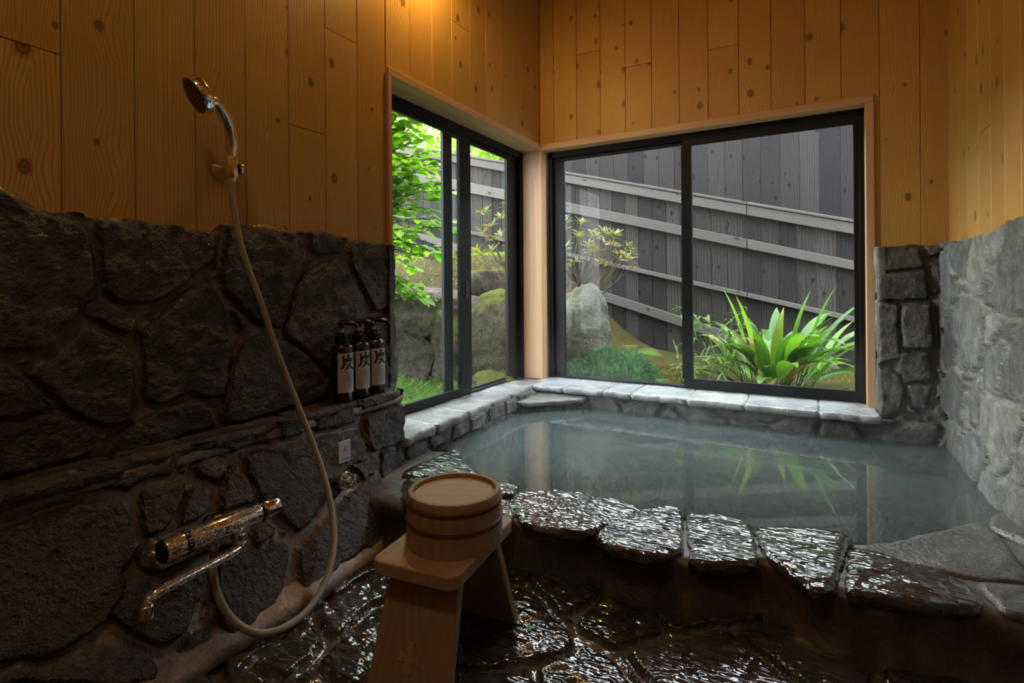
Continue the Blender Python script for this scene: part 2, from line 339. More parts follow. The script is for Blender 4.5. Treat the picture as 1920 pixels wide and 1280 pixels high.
def stone_mat(name,rough=(.35,.7),b1=.6,d1=.004,sc=90.,rot=0.,stretch=1.,spec=.5,wet=0.,streak=0.,fine=.5,mortar_rough=.6,vary=.35,det=4):
    t=NT(name); geo=t.n('ShaderNodeNewGeometry'); pos=geo.outputs['Position']
    at=t.n('ShaderNodeVertexColor',layer_name='Col'); m=at.outputs['Alpha']
    mp=t.mapping(pos,(1,1,1))
    big=t.noise(mp,9,4,.6); med=t.noise(mp,sc*.35,5 if det>3 else 2,.65 if det>3 else .5); st=t.noise(t.mapping(pos,(stretch,1,1) if True else None,rot=(0,0,rot)),sc,det,.65 if det>3 else .45)
    spk=t.noise(mp,sc*3.2,3,.7)
    c=t.mix(vary*1.6,at.outputs['Color'],t.ramp(med,[(.3,(.25,.25,.25)),(.5,(.5,.5,.5)),(.72,(.95,.93,.9))]),'OVERLAY')
    c=t.mix(.5,c,t.ramp(spk,[(.35,(.32,.32,.32)),(.55,(.5,.5,.5)),(.7,(.85,.85,.82))]),'OVERLAY')
    h=t.math('ADD',t.math('MULTIPLY',st,1.0),t.math('MULTIPLY',med,1.2))
    h=t.math('MULTIPLY',h,t.math('ADD',t.math('MULTIPLY',m,.85),.15))
    nb=t.bump(h,b1,d1); nb=t.bump(spk,fine,.0012,nb)
    r=t.math('ADD',t.math('MULTIPLY',t.ramp(big,[(.35,(0,0,0)),(.65,(1,1,1))]),rough[1]-rough[0]),rough[0])
    if mortar_rough is not None:
        r=t.math('ADD',t.math('MULTIPLY',r,m),t.math('MULTIPLY',t.math('SUBTRACT',1.,m),mortar_rough))
    p=t.pbsdf(c,r,nb); p.inputs['Specular IOR Level'].default_value=spec
    if wet>0: p.inputs['Coat Weight'].default_value=wet; p.inputs['Coat Roughness'].default_value=.08; t.l(nb,p.inputs['Coat Normal'])
    return t.m
def plank_mat(name,c1,c2,dark,knot=1.,rough=.45,freq=95,grey=False,gap=None):
    t=NT(name); uv=t.n('ShaderNodeUVMap',uv_map='UVMap').outputs[0]
    at=t.n('ShaderNodeVertexColor',layer_name='Col'); sp=t.n('ShaderNodeSeparateColor'); t.l(at.outputs[0],sp.inputs[0])
    su=t.n('ShaderNodeSeparateXYZ'); t.l(uv,su.inputs[0]); U,V=su.outputs[0],su.outputs[1]
    off=t.math('MULTIPLY',sp.outputs[0],40.)
    cb=t.n('ShaderNodeCombineXYZ'); t.l(U,cb.inputs[0]);t.l(V,cb.inputs[1]);t.l(off,cb.inputs[2]); P=cb.outputs[0]
    # knots
    cv=t.n('ShaderNodeCombineXYZ'); t.l(t.math('ADD',U,off),cv.inputs[0]); t.l(t.math('ADD',V,off),cv.inputs[1])
    vo=t.n('ShaderNodeTexVoronoi',voronoi_dimensions='2D'); t.l(t.mapping(cv.outputs[0],(8,5.5,1)),vo.inputs['Vector']); vo.inputs['Scale'].default_value=1.
    sc=t.n('ShaderNodeSeparateColor'); t.l(vo.outputs['Color'],sc.inputs[0])
    near=t.math('GREATER_THAN',sc.outputs[0],.4)
    kd=t.math('ADD',vo.outputs['Distance'],t.math('MULTIPLY',t.math('SUBTRACT',t.noise(P,60,3),.5),.05))
    ks=t.math('DIVIDE',kd,t.math('MULTIPLY_ADD',sc.outputs[1],.9,.35))
    kn=t.math('MULTIPLY',near,t.ramp(ks,[(.0,(1,1,1)),(.045,(.55,.55,.55)),(.065,(.95,.95,.95)),(.085,(.35,.35,.35)),(.13,(0,0,0))]))
    kw=t.math('MULTIPLY',near,t.ramp(kd,[(.0,(1,1,1)),(.45,(0,0,0))]))
    low=t.noise(t.mapping(P,(7,.75,1)),1.,3,.5); mid=t.noise(t.mapping(P,(40,2.2,1)),1.,3,.5)
    ring=t.math('ADD',t.math('MULTIPLY',t.math('ABSOLUTE',t.math('SUBTRACT',U,t.math('MULTIPLY',sp.outputs[1],.1347))),1.),t.math('MULTIPLY',low,.075))
    ring=t.math('ADD',ring,t.math('ADD',t.math('MULTIPLY',mid,.006),t.math('MULTIPLY',kw,.016)))
    s1=t.math('SINE',t.math('MULTIPLY',ring,freq*2*PI))
    g=t.ramp(t.math('MULTIPLY_ADD',s1,.5,.5),[(0.,(0,0,0)),(.75,(.25,.25,.25)),(1,(1,1,1))])
    fib=t.noise(t.mapping(P,(700,9,1)),1.,2,.6)
    base=t.mix(sp.outputs[2],tuple(c1),tuple(c2))
    c=t.mix(t.math('MULTIPLY',g,.6),base,tuple(dark))
    c=t.mix(t.math('MULTIPLY',t.ramp(fib,[(.4,(0,0,0)),(.75,(1,1,1))]),.22),c,tuple(dark))
    c=t.mix(t.math('MULTIPLY',t.ramp(t.noise(P,3.,3),[(.4,(0,0,0)),(.8,(1,1,1))]),.35),c,tuple(x*.62 for x in c1))
    c=t.mix(t.math('MULTIPLY',kn,knot),c,tuple(x*.28 for x in dark))
    h=t.math('ADD',t.math('MULTIPLY',g,-.5),t.math('MULTIPLY',fib,.4))
    nb=t.bump(h,.35 if not grey else .8,.0012)
    p=t.pbsdf(c,rough,nb); p.inputs['Specular IOR Level'].default_value=.12 if grey else .45; return t.m
def wood_mat(name,c1,c2,axis='X',sc=1.,rough=.5,freq=60):
    t=NT(name); tc=t.n('ShaderNodeTexCoord').outputs['Object']
    s={'X':(.6,9,9),'Y':(9,.6,9),'Z':(9,9,.6)}[axis]
    mp=t.mapping(tc,tuple(a*sc for a in s)); n=t.noise(mp,1.,3,.5)
    g=t.math('MULTIPLY_ADD',t.math('SINE',t.math('MULTIPLY',n,freq)),.5,.5)
    s2={'X':(12,500,500),'Y':(500,12,500),'Z':(500,500,12)}[axis]
    f=t.noise(t.mapping(tc,s2),1.,2,.6)
    c=t.mix(t.math('MULTIPLY',g,.55),tuple(c1),tuple(c2)); c=t.mix(t.math('MULTIPLY',f,.35),c,tuple(x*.6 for x in c2))
    nb=t.bump(t.math('ADD',f,t.math('MULTIPLY',g,.5)),.25,.0008)
    t.pbsdf(c,rough,nb); return t.m
def leaf_mat(name,trans=.45,rough=.4,spec=.4):
    t=NT(name); at=t.n('ShaderNodeVertexColor',layer_name='Col').outputs[0]
    n=t.noise(t.n('ShaderNodeNewGeometry').outputs['Position'],40,2)
    c=t.mix(.35,at,t.ramp(n,[(.3,(.35,.35,.35)),(.7,(.65,.65,.65))]),'OVERLAY')
    p=t.n('ShaderNodeBsdfPrincipled'); t.l(c,p.inputs['Base Color']); p.inputs['Roughness'].default_value=rough; p.inputs['Specular IOR Level'].default_value=spec
    tr=t.n('ShaderNodeBsdfTranslucent'); t.l(t.mix(.5,c,(.5,.8,.05),'SOFT_LIGHT'),tr.inputs[0])
    mx=t.n('ShaderNodeMixShader'); mx.inputs[0].default_value=trans; t.l(p.outputs[0],mx.inputs[1]);t.l(tr.outputs[0],mx.inputs[2]); t.l(mx.outputs[0],t.out.inputs[0]); return t.m
M={}
M['stone_l']=stone_mat('dark_andesite_wall',(.36,.6),1.,.014,85,wet=.12,vary=.5)
M['stone_low']=stone_mat('dark_wet_andesite_wall',(.26,.55),1.,.014,85,wet=.25,vary=.5,mortar_rough=.45)
M['stone_r']=stone_mat('grey_stone_wall',(.42,.68),1.,.007,60,vary=.5,wet=.05)
M['stone_b']=stone_mat('dark_grey_stone_wall',(.45,.7),.9,.009,60,vary=.45)
M['floor']=stone_mat('wet_flagstones',(.10,.18),1.,.0088,60,stretch=.4,rot=.5,spec=.8,wet=1.,fine=.04,det=1.5,mortar_rough=.10,vary=.4)
M['rim']=stone_mat('wet_rim_stone',(.10,.17),1.,.0088,60,stretch=.32,rot=.2,spec=.8,wet=1.,fine=.04,det=1.5,vary=.4)
M['sill']=stone_mat('damp_sill_stone',(.3,.5),.8,.006,50,wet=.35,fine=.4,vary=.35)
M['basin']=stone_mat('basin_stone',(.5,.7),.4,.004,30,vary=.3)
M['wood']=plank_mat('cedar_planks',(.64,.385,.11),(.52,.29,.07),(.30,.14,.03),rough=.42,freq=135)
M['trim']=wood_mat('cedar_trim',(.66,.42,.23),(.55,.31,.15),'Y',1,.5,40)
M['trimx']=wood_mat('cedar_trim_back',(.66,.42,.23),(.55,.31,.15),'X',1,.5,40)
M['trimz']=wood_mat('cedar_post',(.68,.42,.24),(.57,.32,.16),'Z',1,.5,40)
M['fence']=plank_mat('weathered_boards',(.055,.048,.044),(.018,.017,.0175),(.008,.007,.007),rough=.75,grey=True,freq=42)
M['rail']=plank_mat('weathered_rails',(.13,.115,.105),(.095,.084,.078),(.035,.03,.028),rough=.7,grey=True,freq=80)
M['bldg']=plank_mat('dark_boards',(.038,.033,.031),(.014,.0125,.0135),(.007,.006,.0065),rough=.7,grey=True,freq=60)
M['stoolw']=wood_mat('stool_cypress',(.52,.385,.26),(.40,.29,.19),'Y',1,.5,70)
M['stoolz']=wood_mat('stool_cypress_leg',(.42,.31,.21),(.32,.23,.155),'Z',1,.55,70)
M['bucketw']=wood_mat('bucket_cypress',(.40,.29,.20),(.30,.21,.14),'Z',1,.5,60)
M['bucketl']=wood_mat('bucket_lid',(.58,.45,.32),(.44,.33,.23),'X',1,.5,90)
M['band']=simple('copper_band',(.16,.075,.04),.4)
M['frame']=simple('black_aluminium',(.008,.008,.009),.45,Specular_IOR_Level=.2)
M['plastic']=simple('black_plastic',(.012,.011,.011),.22)
M['bottle']=simple('black_bottle',(.014,.012,.011),.25,Coat_Weight=.5,Coat_Roughness=.1)
M['label']=simple('bottle_label',(.62,.56,.55),.55)
M['ink']=simple('label_ink',(.015,.013,.013),.6)
M['nozzle']=simple('ivory_stem',(.55,.42,.30),.4)
M['hose']=simple('grey_hose',(.34,.31,.26),.42)
M['white']=simple('white_sticker',(.75,.77,.82),.4)
M['blue']=simple('blue_ink',(.03,.03,.42),.5)
def chrome(name,drop=False,rough=.08):
    t=NT(name); tc=t.n('ShaderNodeTexCoord').outputs['Object']; nb=None
    if drop:
        vo=t.n('ShaderNodeTexVoronoi'); t.l(tc,vo.inputs['Vector']); vo.inputs['Scale'].default_value=330
        d=t.ramp(vo.outputs['Distance'],[(0,(1,1,1)),(.33,(.7,.7,.7)),(.5,(0,0,0))]); pres=t.ramp(t.noise(tc,70,2),[(.42,(0,0,0)),(.5,(1,1,1))])
        nb=t.bump(t.math('MULTIPLY',d,pres),.9,.0018)
    t.pbsdf((.72,.70,.69),rough,nb,Metallic=1.); return t.m
M['chrome']=chrome('chrome'); M['chromed']=chrome('wet_chrome',True,.12)
def glass(name,tint=(.96,.98,.97),ior=1.45,rough=0.,film=0.):
    t=NT(name); tr=t.n('ShaderNodeBsdfTransparent'); tr.inputs[0].default_value=tint+(1,)
    gl=t.n('ShaderNodeBsdfGlossy'); gl.inputs['Roughness'].default_value=rough
    ge=t.n('ShaderNodeNewGeometry'); dp=t.n('ShaderNodeVectorMath',operation='DOT_PRODUCT'); t.l(ge.outputs['Normal'],dp.inputs[0]); t.l(ge.outputs['Incoming'],dp.inputs[1])
    k=t.math('SUBTRACT',1.,t.math('ABSOLUTE',dp.outputs['Value']),clamp=True); fz=t.math('MULTIPLY_ADD',t.math('POWER',k,5.),.45,.007)
    mx=t.n('ShaderNodeMixShader'); t.l(fz,mx.inputs[0]); t.l(tr.outputs[0],mx.inputs[1]); t.l(gl.outputs[0],mx.inputs[2]); last=mx.outputs[0]
    if film>0:
        # condensation on the lower part of the pane: thin white haze of droplets
        pos=t.n('ShaderNodeNewGeometry').outputs['Position']; sp=t.n('ShaderNodeSeparateXYZ'); t.l(pos,sp.inputs[0])
        n=t.noise(t.mapping(pos,(30,30,2.5)),1.,4,.6)
        f=t.math('MULTIPLY',t.ramp(sp.outputs[2],[(.2,(1,1,1)),(.62,(.12,.12,.12)),(1.,(.05,.05,.05))]),t.ramp(n,[(.35,(.3,.3,.3)),(.75,(1,1,1))]))
        df=t.n('ShaderNodeBsdfTranslucent'); df.inputs[0].default_value=(.8,.85,.9,1)
        m2=t.n('ShaderNodeMixShader'); t.l(t.math('MULTIPLY',f,film),m2.inputs[0]); t.l(last,m2.inputs[1]); t.l(df.outputs[0],m2.inputs[2]); last=m2.outputs[0]
    t.l(last,t.out.inputs[0]); return t.m
M['glass']=glass('clear_glass'); M['glassf']=glass('steamed_glass',film=.005)
M['crystal']=simple('clear_acrylic',(.95,.95,.97),.02,Transmission_Weight=1.,IOR=1.49)
M['leaf']=leaf_mat('green_leaf',.5,.45); M['leafg']=leaf_mat('glossy_leaf',.35,.3,.5); M['needle']=leaf_mat('needle_leaf',.3,.6,.2)
M['bark']=simple('branch_bark',(.10,.075,.05),.8)
def rock_mat(name,c1,c2,moss,mossamt,mc=(.28,.27,.03)):
    t=NT(name); g=t.n('ShaderNodeNewGeometry'); pos=g.outputs['Position']; sp=t.n('ShaderNodeSeparateXYZ'); t.l(g.outputs['Normal'],sp.inputs[0])
    n=t.noise(pos,14,6,.65); n2=t.noise(pos,45,5,.7); n3=t.noise(pos,5,3,.5)
    c=t.mix(t.ramp(n,[(.35,(0,0,0)),(.65,(1,1,1))]),tuple(c1),tuple(c2))
    c=t.mix(.6,c,t.ramp(n2,[(.3,(.2,.2,.2)),(.7,(.8,.8,.8))]),'OVERLAY')
    mm=t.math('ADD',t.math('MULTIPLY',sp.outputs[2],.55),t.math('ADD',t.math('MULTIPLY',n3,.9),mossamt-1.))
    mm=t.ramp(t.math('ADD',mm,t.math('MULTIPLY',n2,.35)),[(.35,(0,0,0)),(.5,(1,1,1))])
    c=t.mix(mm,c,t.mix(n2,tuple(x*.55 for x in mc),tuple(x*1.35 for x in mc)))
    nb=t.bump(t.math('ADD',n2,n),1.,.045); p=t.pbsdf(c,.85,nb); p.inputs['Specular IOR Level'].default_value=.15; return t.m
M['rockA']=rock_mat('mossy_rock',(.06,.05,.04),(.14,.11,.09),0,.40,(.16,.17,.015))
M['rockP']=rock_mat('pinkish_rock',(.11,.08,.07),(.22,.175,.15),0,.15,(.16,.17,.02))
M['rockL']=rock_mat('lichen_rock',(.14,.135,.10),(.27,.27,.21),0,.22,(.20,.21,.12))
M['rockM']=rock_mat('moss_covered_rock',(.055,.05,.03),(.12,.105,.07),0,.50,(.12,.13,.02))
M['soil']=rock_mat('mossy_soil',(.07,.05,.03),(.11,.08,.035),0,.34,(.085,.075,.016))
M['moss']=rock_mat('brown_moss',(.15,.08,.02),(.2,.13,.03),0,.40,(.16,.17,.025))

# ---------------------------------------------------------------- camera
def make_camera():
    cam=bpy.data.cameras.new('camera'); o=bpy.data.objects.new('camera',cam); COL.objects.link(o)
    yaw=math.atan2(563,1000)
    R=Matrix.Rotation(yaw,4,'Z')@Matrix.Rotation(PI/2,4,'X')@Matrix.Rotation(-math.radians(.45),4,'Z')
    o.matrix_world=Matrix.Translation((1.32,0,.72))@R
    cam.sensor_width=36; cam.lens=1000/1920*36; cam.shift_y=-(640-537)/1920; cam.clip_start=.02; cam.clip_end=200
    bpy.context.scene.camera=o
make_camera()
# ---------------------------------------------------------------- setting: plank walls
def plank_wall(name,ranges,toworld,mat,parent,joints={},w=.1347,start=0.,z1=2.5,thick=.014,gapw=.0016,seed=1,bev=.0014):
    """ranges: list of (a0,a1,z0,z1) rectangles of wall in wall coordinate a; planks at start+k*w"""
    rs=random.Random(seed); vs=[];fs=[];uv=[];cs=[]
    def slab(a0,a1,z0,z1,col,off,kk):
        b=len(vs); e=bev
        prof=[(a0,0,),(a0,thick-e),(a0+e,thick),(a1-e,thick),(a1,thick-e),(a1,0)]
        for z in(z0,z1):
            for a,t in prof: vs.append(toworld(a,t,z)); uv.append((a-kk,z+off)); cs.append(col)
        n=6
        for i in range(n-1): fs.append((b+i,b+i+1,b+n+i+1,b+n+i))
        fs.append(tuple(b+i for i in range(n))[::-1]); fs.append(tuple(b+n+i for i in range(n)))
    a0=min(r[0] for r in ranges);a1=max(r[1] for r in ranges)
    k=math.floor((a0-start)/w)
    while start+k*w<a1:
        p0=start+k*w;p1=p0+w; col=[(rs.random(),rs.random(),rs.random()) for _ in range(3)]
        j=joints.get(k)
        for (r0,r1,zz0,zz1) in ranges:
            q0=max(p0,r0)+gapw/2;q1=min(p1,r1)-gapw/2
            if q1-q0<.004: continue
            if j and zz0<j<zz1:
                slab(q0,q1,zz0,j-.001,col[0],col[0][0]*5,p0); slab(q0,q1,j+.001,zz1,col[1],col[1][0]*5,p0)
            else: slab(q0,q1,zz0,zz1,col[0],col[0][0]*5,p0)
        k+=1
    me=bpy.data.meshes.new(name); me.from_pydata(vs,[],fs)
    u=me.uv_layers.new(name='UVMap'); 
    for lp in me.loops: u.data[lp.index].uv=uv[lp.vertex_index]
    at=me.color_attributes.new('Col','FLOAT_COLOR','POINT')
    at.data.foreach_set('color',np.array([c+(1,) for c in cs],dtype=np.float32).ravel())
    bm=bmesh.new(); bm.from_mesh(me); bmesh.ops.recalc_face_normals(bm,faces=bm.faces); bm.to_mesh(me); bm.free()
    return link(name,me,mat,parent)
dark=simple('wall_backing',(.03,.02,.012),.9)
CEIL=2.5; YB=2.675; XR=1.79; YN=-1.3
# wall_left
def boxes(name,bl,mat,parent=None):
    m=MB()
    for a,b in bl: m.box(a,b)
    return m.build(name,mat,parent)
wl=struct(boxes('wall_left',[((-.13,YN,-.5),(-.014,1.455,CEIL)),((-.13,1.455,1.50),(-.014,2.8,CEIL)),((-.13,1.455,-.5),(-.014,2.8,.165))],dark))
plank_wall('panelling',[(YN,1.44,.8,CEIL),(1.44,YB,1.505,CEIL)],lambda a,t,z:(-.014+t,a,z),M['wood'],wl,{-1:1.195,5:1.534,4:1.197,-4:1.7,-7:1.2,10:1.848,-2:2.2},start=.494,seed=3)
wb=struct(boxes('wall_back',[((-.13,YB+.014,1.50),(1.95,2.81,CEIL)),((1.545,YB+.014,-.5),(1.95,2.81,1.5)),((-.12,YB+.014,-.5),(1.545,2.81,.165))],dark))
plank_wall('panelling',[(0,1.55,1.505,CEIL),(1.545,XR+.05,.80,CEIL)],lambda a,t,z:(a,YB+.014-t,z),M['wood'],wb,{1:1.96,3:1.838,6:1.837,9:2.2},start=.0865,seed=5)
wr=struct(boxes('wall_right',[((XR+.014,YN,-.5),(1.95,2.8,CEIL))],dark))
plank_wall('panelling',[(YN,YB,.8,CEIL)],lambda a,t,z:(XR+.014-t,a,z),M['wood'],wr,{1:1.196,-3:1.8,-8:1.3},start=1.97,seed=9)
wn=struct(boxes('wall_rear',[((-.13,YN-.15,-.5),(1.95,YN-.014,CEIL))],dark))
plank_wall('panelling',[(0,XR,0,CEIL)],lambda a,t,z:(a,YN-.014+t,z),M['wood'],wn,{4:1.3,8:1.7},start=.05,seed=12)
ce=struct(boxes('ceiling',[((-.13,YN-.15,CEIL+.014),(1.95,2.81,CEIL+.1))],dark))
plank_wall('panelling',[(0,XR,YN,YB)],lambda a,t,z:(a,z,CEIL+.014-t),M['wood'],ce,start=.02,seed=14)
# stone cladding, left upper
TOPL=[(-1.3,.86),(.1,.95),(.30,.93),(.39,.918),(.436,.891),(.481,.873),(.60,.874),(.745,.871),(.81,.876),(.87,.893),(.95,.892),(1.03,.885),(1.077,.892),(1.146,.898),(1.21,.888),(1.26,.879),(1.44,.876)]
SC=(.058,.056,.056); MC=(.125,.104,.093)
relief('stone_cladding',M['stone_l'],(.02,1.445),(.34,.9),.0045,UP,lambda u,v,h:(.006+h,u,v),.020,wl,vtop=TOPL,fill=.19,scol=SC,mcol=MC,grow=.001,var=.35,tint=(.1,0,-.1))
relief('stone_cladding',M['stone_l'],(YN,.02),(.34,.9),.012,[],lambda u,v,h:(.004+h,u,v),.026,wl,vtop=[(-1.3,.86),(-.3,.9),(.02,.93)],fill=.2,scol=SC,mcol=MC)
def flare(y,z):
    B=.2*(1-sstep((y-1.0)/.42)*.98); return B*np.clip((.34-z)/.34,0,1)**1.3
relief('stone_cladding',M['stone_low'],(.02,1.405),(.0,.372),.0045,LOW,lambda u,v,h:(.085+flare(u,v)+h*1.0,u,v),.019,wl,fill=.19,scol=SC,mcol=(.125,.104,.093),grow=.001,var=.35,rough=.005)
relief('stone_cladding',M['stone_low'],(YN,.02),(.0,.372),.012,[],lambda u,v,h:(.085+flare(u,v)+h,u,v),.024,wl,fill=.2,scol=SC,mcol=MC)
# wall end (short side facing the bath) and mortar fill under the ledge
m=MB(); m.box((.0,YN,.0),(.078,1.40,.355)); m.build('ledge_core',M['stone_low'],wl)
relief('end_face',M['stone_low'],(.0,.088),(-.1,.365),.0045,[[(.0,.22),(.105,.2),(.105,.355),(.0,.36)],[(0,.0),(.105,.02),(.105,.185),(0,.2)]],lambda u,v,h:(u,1.396+h,v),.010,wl,scol=SC,mcol=(.17,.14,.12))
relief('end_face',M['stone_l'],(-.005,.03),(.37,.87),.0045,[[(-.02,.38),(.04,.38),(.04,.63),(-.02,.63)],[(-.02,.66),(.04,.66),(.04,.88),(-.02,.88)]],lambda u,v,h:(u,1.438+h,v),.008,wl,scol=SC,mcol=MC)
# ---- irregular flat slabs
def slab(name,poly,ztop,th,mat,parent,col=(.06,.06,.062),seed=0,jit=.004,round_=.008,dome=.003,step=.014,under=0.,zfun=None,smooth_iter=1,grow=0.):
    rs=np.random.RandomState(seed+3)
    P=[np.array(p,float) for p in poly]
    for _ in range(smooth_iter):
        Q=[]
        for i in range(len(P)):
            a,b=P[i],P[(i+1)%len(P)]; Q+= [a*.87+b*.13,a*.13+b*.87]
        P=Q
    R=[]
    for i in range(len(P)):
        a,b=P[i],P[(i+1)%len(P)]; n=max(1,int(np.hypot(*(b-a))/step))
        for k in range(n): R.append(a+(b-a)*k/n)
    R=np.array(R); c=R.mean(0)
    area=.5*np.sum(R[:,0]*np.roll(R[:,1],-1)-np.roll(R[:,0],-1)*R[:,1])
    if area<0: R=R[::-1]
    tang=np.roll(R,-1,0)-np.roll(R,1,0); tang/= (np.hypot(tang[:,0],tang[:,1])[:,None]+1e-9); nrm=np.stack([tang[:,1],-tang[:,0]],1)
    R=R+nrm*grow+nrm*(jit*fbm(R[:,0]*40+seed*5,R[:,1]*40,seed*1.3,3))[:,None]
    rings=[(-under-.004,-th),(.0,-th*.62),(.002,-th*.35),(-round_*.25,-round_*.3),(-round_*.8,-.0006)]
    vs=[];n=len(R)
    sc=lambda x,y:fbm(x*9+seed,y*9,seed*.7,3)
    for off,dz in rings:
        Q=R+nrm*off
        for x,y in Q: vs.append((x,y,dz+ (rs.uniform(-1,1)*.002 if -th<dz<-round_ else 0)))
    base=R-nrm*round_*.8
    for s_ in(.93,.8,.62,.42,.2):
        for x,y in c+(base-c)*s_: vs.append((x,y,0))
    nr=len(rings)+5
    vs.append((c[0],c[1],0)); V=np.array(vs)
    topmask=V[:,2]>-round_*.5
    d=dome*sc(V[:,0],V[:,1])+.0015*fbm(V[:,0]*35,V[:,1]*35,seed,3)
    V[:,2]+=np.where(topmask,d,d*.6)
    z0=np.array([zfun(x,y) for x,y in V[:,:2]]) if zfun else ztop
    V[:,2]+=z0
    fs=[]
    for r in range(nr-1):
        for k in range(n):
            k2=(k+1)%n; fs.append((r*n+k,r*n+k2,(r+1)*n+k2,(r+1)*n+k))
    for k in range(n): fs.append(((nr-1)*n+k,(nr-1)*n+(k+1)%n,nr*n))
    fs.append(tuple(range(n))[::-1])
    me=bpy.data.meshes.new(name); me.from_pydata(V.tolist(),[],fs)
    k=1+.3*(rs.rand()-.5); tn=(rs.rand(3)-.5)*.08
    at=me.color_attributes.new('Col','FLOAT_COLOR','POINT'); cc=[c_*k*(1+t_) for c_,t_ in zip(col,tn)]+[1.]
    at.data.foreach_set('color',np.tile(np.array(cc,dtype=np.float32),len(V)))
    return link(name,me,mat,parent,smooth=180)
# ledge slabs along the lower wall
yy=-1.3; i=0; rs=random.Random(4)
cuts=[-1.3,-1.0,-.75,-.5,-.22,.08,.33,.56,.70,.96,1.20,1.405]
for i in range(len(cuts)-1):
    a,b=cuts[i]+.004,cuts[i+1]-.004; sk=rs.uniform(-.02,.02)
    o=slab('ledge_stone',[(.0,a),(.05,a+sk*.3),(.098+rs.uniform(-.004,.008),a+sk),(.106+rs.uniform(-.004,.008),(a+b)/2),(.098+rs.uniform(-.004,.008),b+sk*.5),(.05,b),(.0,b)],.372+rs.uniform(-.003,.003),.026+rs.uniform(0,.008),M['stone_low'],wl,col=(.085,.07,.066) if i!=9 else (.10,.055,.055),seed=20+i,dome=.002,smooth_iter=1,jit=.006)
relief('ledge_mortar',M['stone_low'],(YN,1.40),(.0,.1),.01,[],lambda u,v,h:(v,u,.352+h),.0,wl,scol=SC,mcol=(.16,.12,.1),mrough=.003)
# plaster foot along the wall
m=MB(); n=60; vs=[];fs=[]
for i in range(n+1):
    y=YN+(1.40-YN)*i/n; B=float(flare(y,.035)); x0=.085+B+.012
    o_=.055*(1-float(sstep((y-1.05)/.3)))
    for (x,z) in((x0-.04,.036),(x0-.010+.0015*math.sin(y*31),.034),(x0+.002,.030),(x0+o_*.5+.002*math.sin(y*23),.018),(x0+o_+.003*math.sin(y*17+1),-.002),(x0-.05,-.002)): vs.append((x,y,z))
for i in range(n):
    for k in range(5): fs.append((i*6+k,(i+1)*6+k,(i+1)*6+k+1,i*6+k+1))
m.add(vs,fs,(.30,.235,.20,0.)); bb=struct(m.build('baseboard_left',M['stone_low'],None,smooth=180))
# back wall stone column right of the window + below sill
topB=[(-.1,.875),(1.70,.87),(1.745,.875),(1.8,.88)]
relief('stone_cladding',M['stone_b'],(1.548,1.76),(.0,.875),.006,[[(x*1.0,z) for x,z in p] for p in BCK],lambda u,v,h:(u,2.625-.06*np.clip((.9-v)/.9,0,1)-h,v),.022,wb,vtop=topB,fill=.12,scol=(.085,.085,.08),mcol=(.075,.072,.066),grow=.002)
m=MB(); m.box((1.56,2.645,-.4),(XR,2.70,.86)); m.build('column_core',M['stone_b'],wb)
relief('column_side',M['stone_b'],(.0,.075),(.18,.87),.006,[[(0,.2),(.075,.2),(.075,.42),(0,.40)],[(0,.43),(.075,.44),(.075,.66),(0,.66)],[(0,.68),(.075,.68),(.075,.87),(0,.87)]],lambda u,v,h:(1.556-h,2.60+u,v),.010,wb,scol=(.16,.16,.15),mcol=(.12,.115,.105))
relief('stone_below_sill',M['stone_b'],(.0,1.76),(-.42,.185),.008,[],lambda u,v,h:(u,2.535-h+.0*v,v),.02,wb,fill=.17,gap=.007,scol=(.10,.105,.10),mcol=(.09,.09,.08))
relief('stone_below_sill',M['stone_b'],(1.40,2.56),(-.42,.185),.006,LSL,lambda u,v,h:(.075-.02*(u-1.4)+h,u,v),.016,wl,fill=.15,gap=.007,scol=(.10,.10,.098),mcol=(.15,.145,.135))
# right wall
topR=[(-1.3,.88),(1.0,.86),(1.60,.873),(1.78,.878),(1.81,.862),(1.849,.86),(2.3,.855),(2.68,.886)]
relief('stone_cladding',M['stone_r'],(1.05,2.63),(-.42,.9),.006,RGT,lambda u,v,h:(1.762-h,u,v),.017,wr,vtop=topR,fill=.15,gap=.009,scol=(.115,.123,.122),mcol=(.15,.152,.145),grow=-.001,var=.6,tint=(0,.02,.14),edge=.005,tilt=.25,rough=.0022,mrough=.001)
relief('stone_cladding',M['stone_r'],(YN,1.05),(-.02,.9),.014,[],lambda u,v,h:(1.775-h,u,v),.028,wr,vtop=topR,fill=.17,scol=(.17,.18,.175),mcol=(.20,.205,.20))
# floor
fl=struct(relief('floor',M['floor'],(.1,1.79),(.25,1.36),.0055,FLO,lambda u,v,h:(u,v,h-.015),.015,None,fill=.24,gap=.007,scol=(.045,.046,.048),mcol=(.10,.095,.09),grow=.001,warp=.005,rough=.0028,edge=.010,tilt=.15,var=.25))
relief('floor_near',M['floor'],(.1,1.79),(YN,.25),.016,[],lambda u,v,h:(u,v,h-.012),.012,fl,fill=.24,scol=(.045,.046,.048),mcol=(.10,.095,.09),tilt=.15)
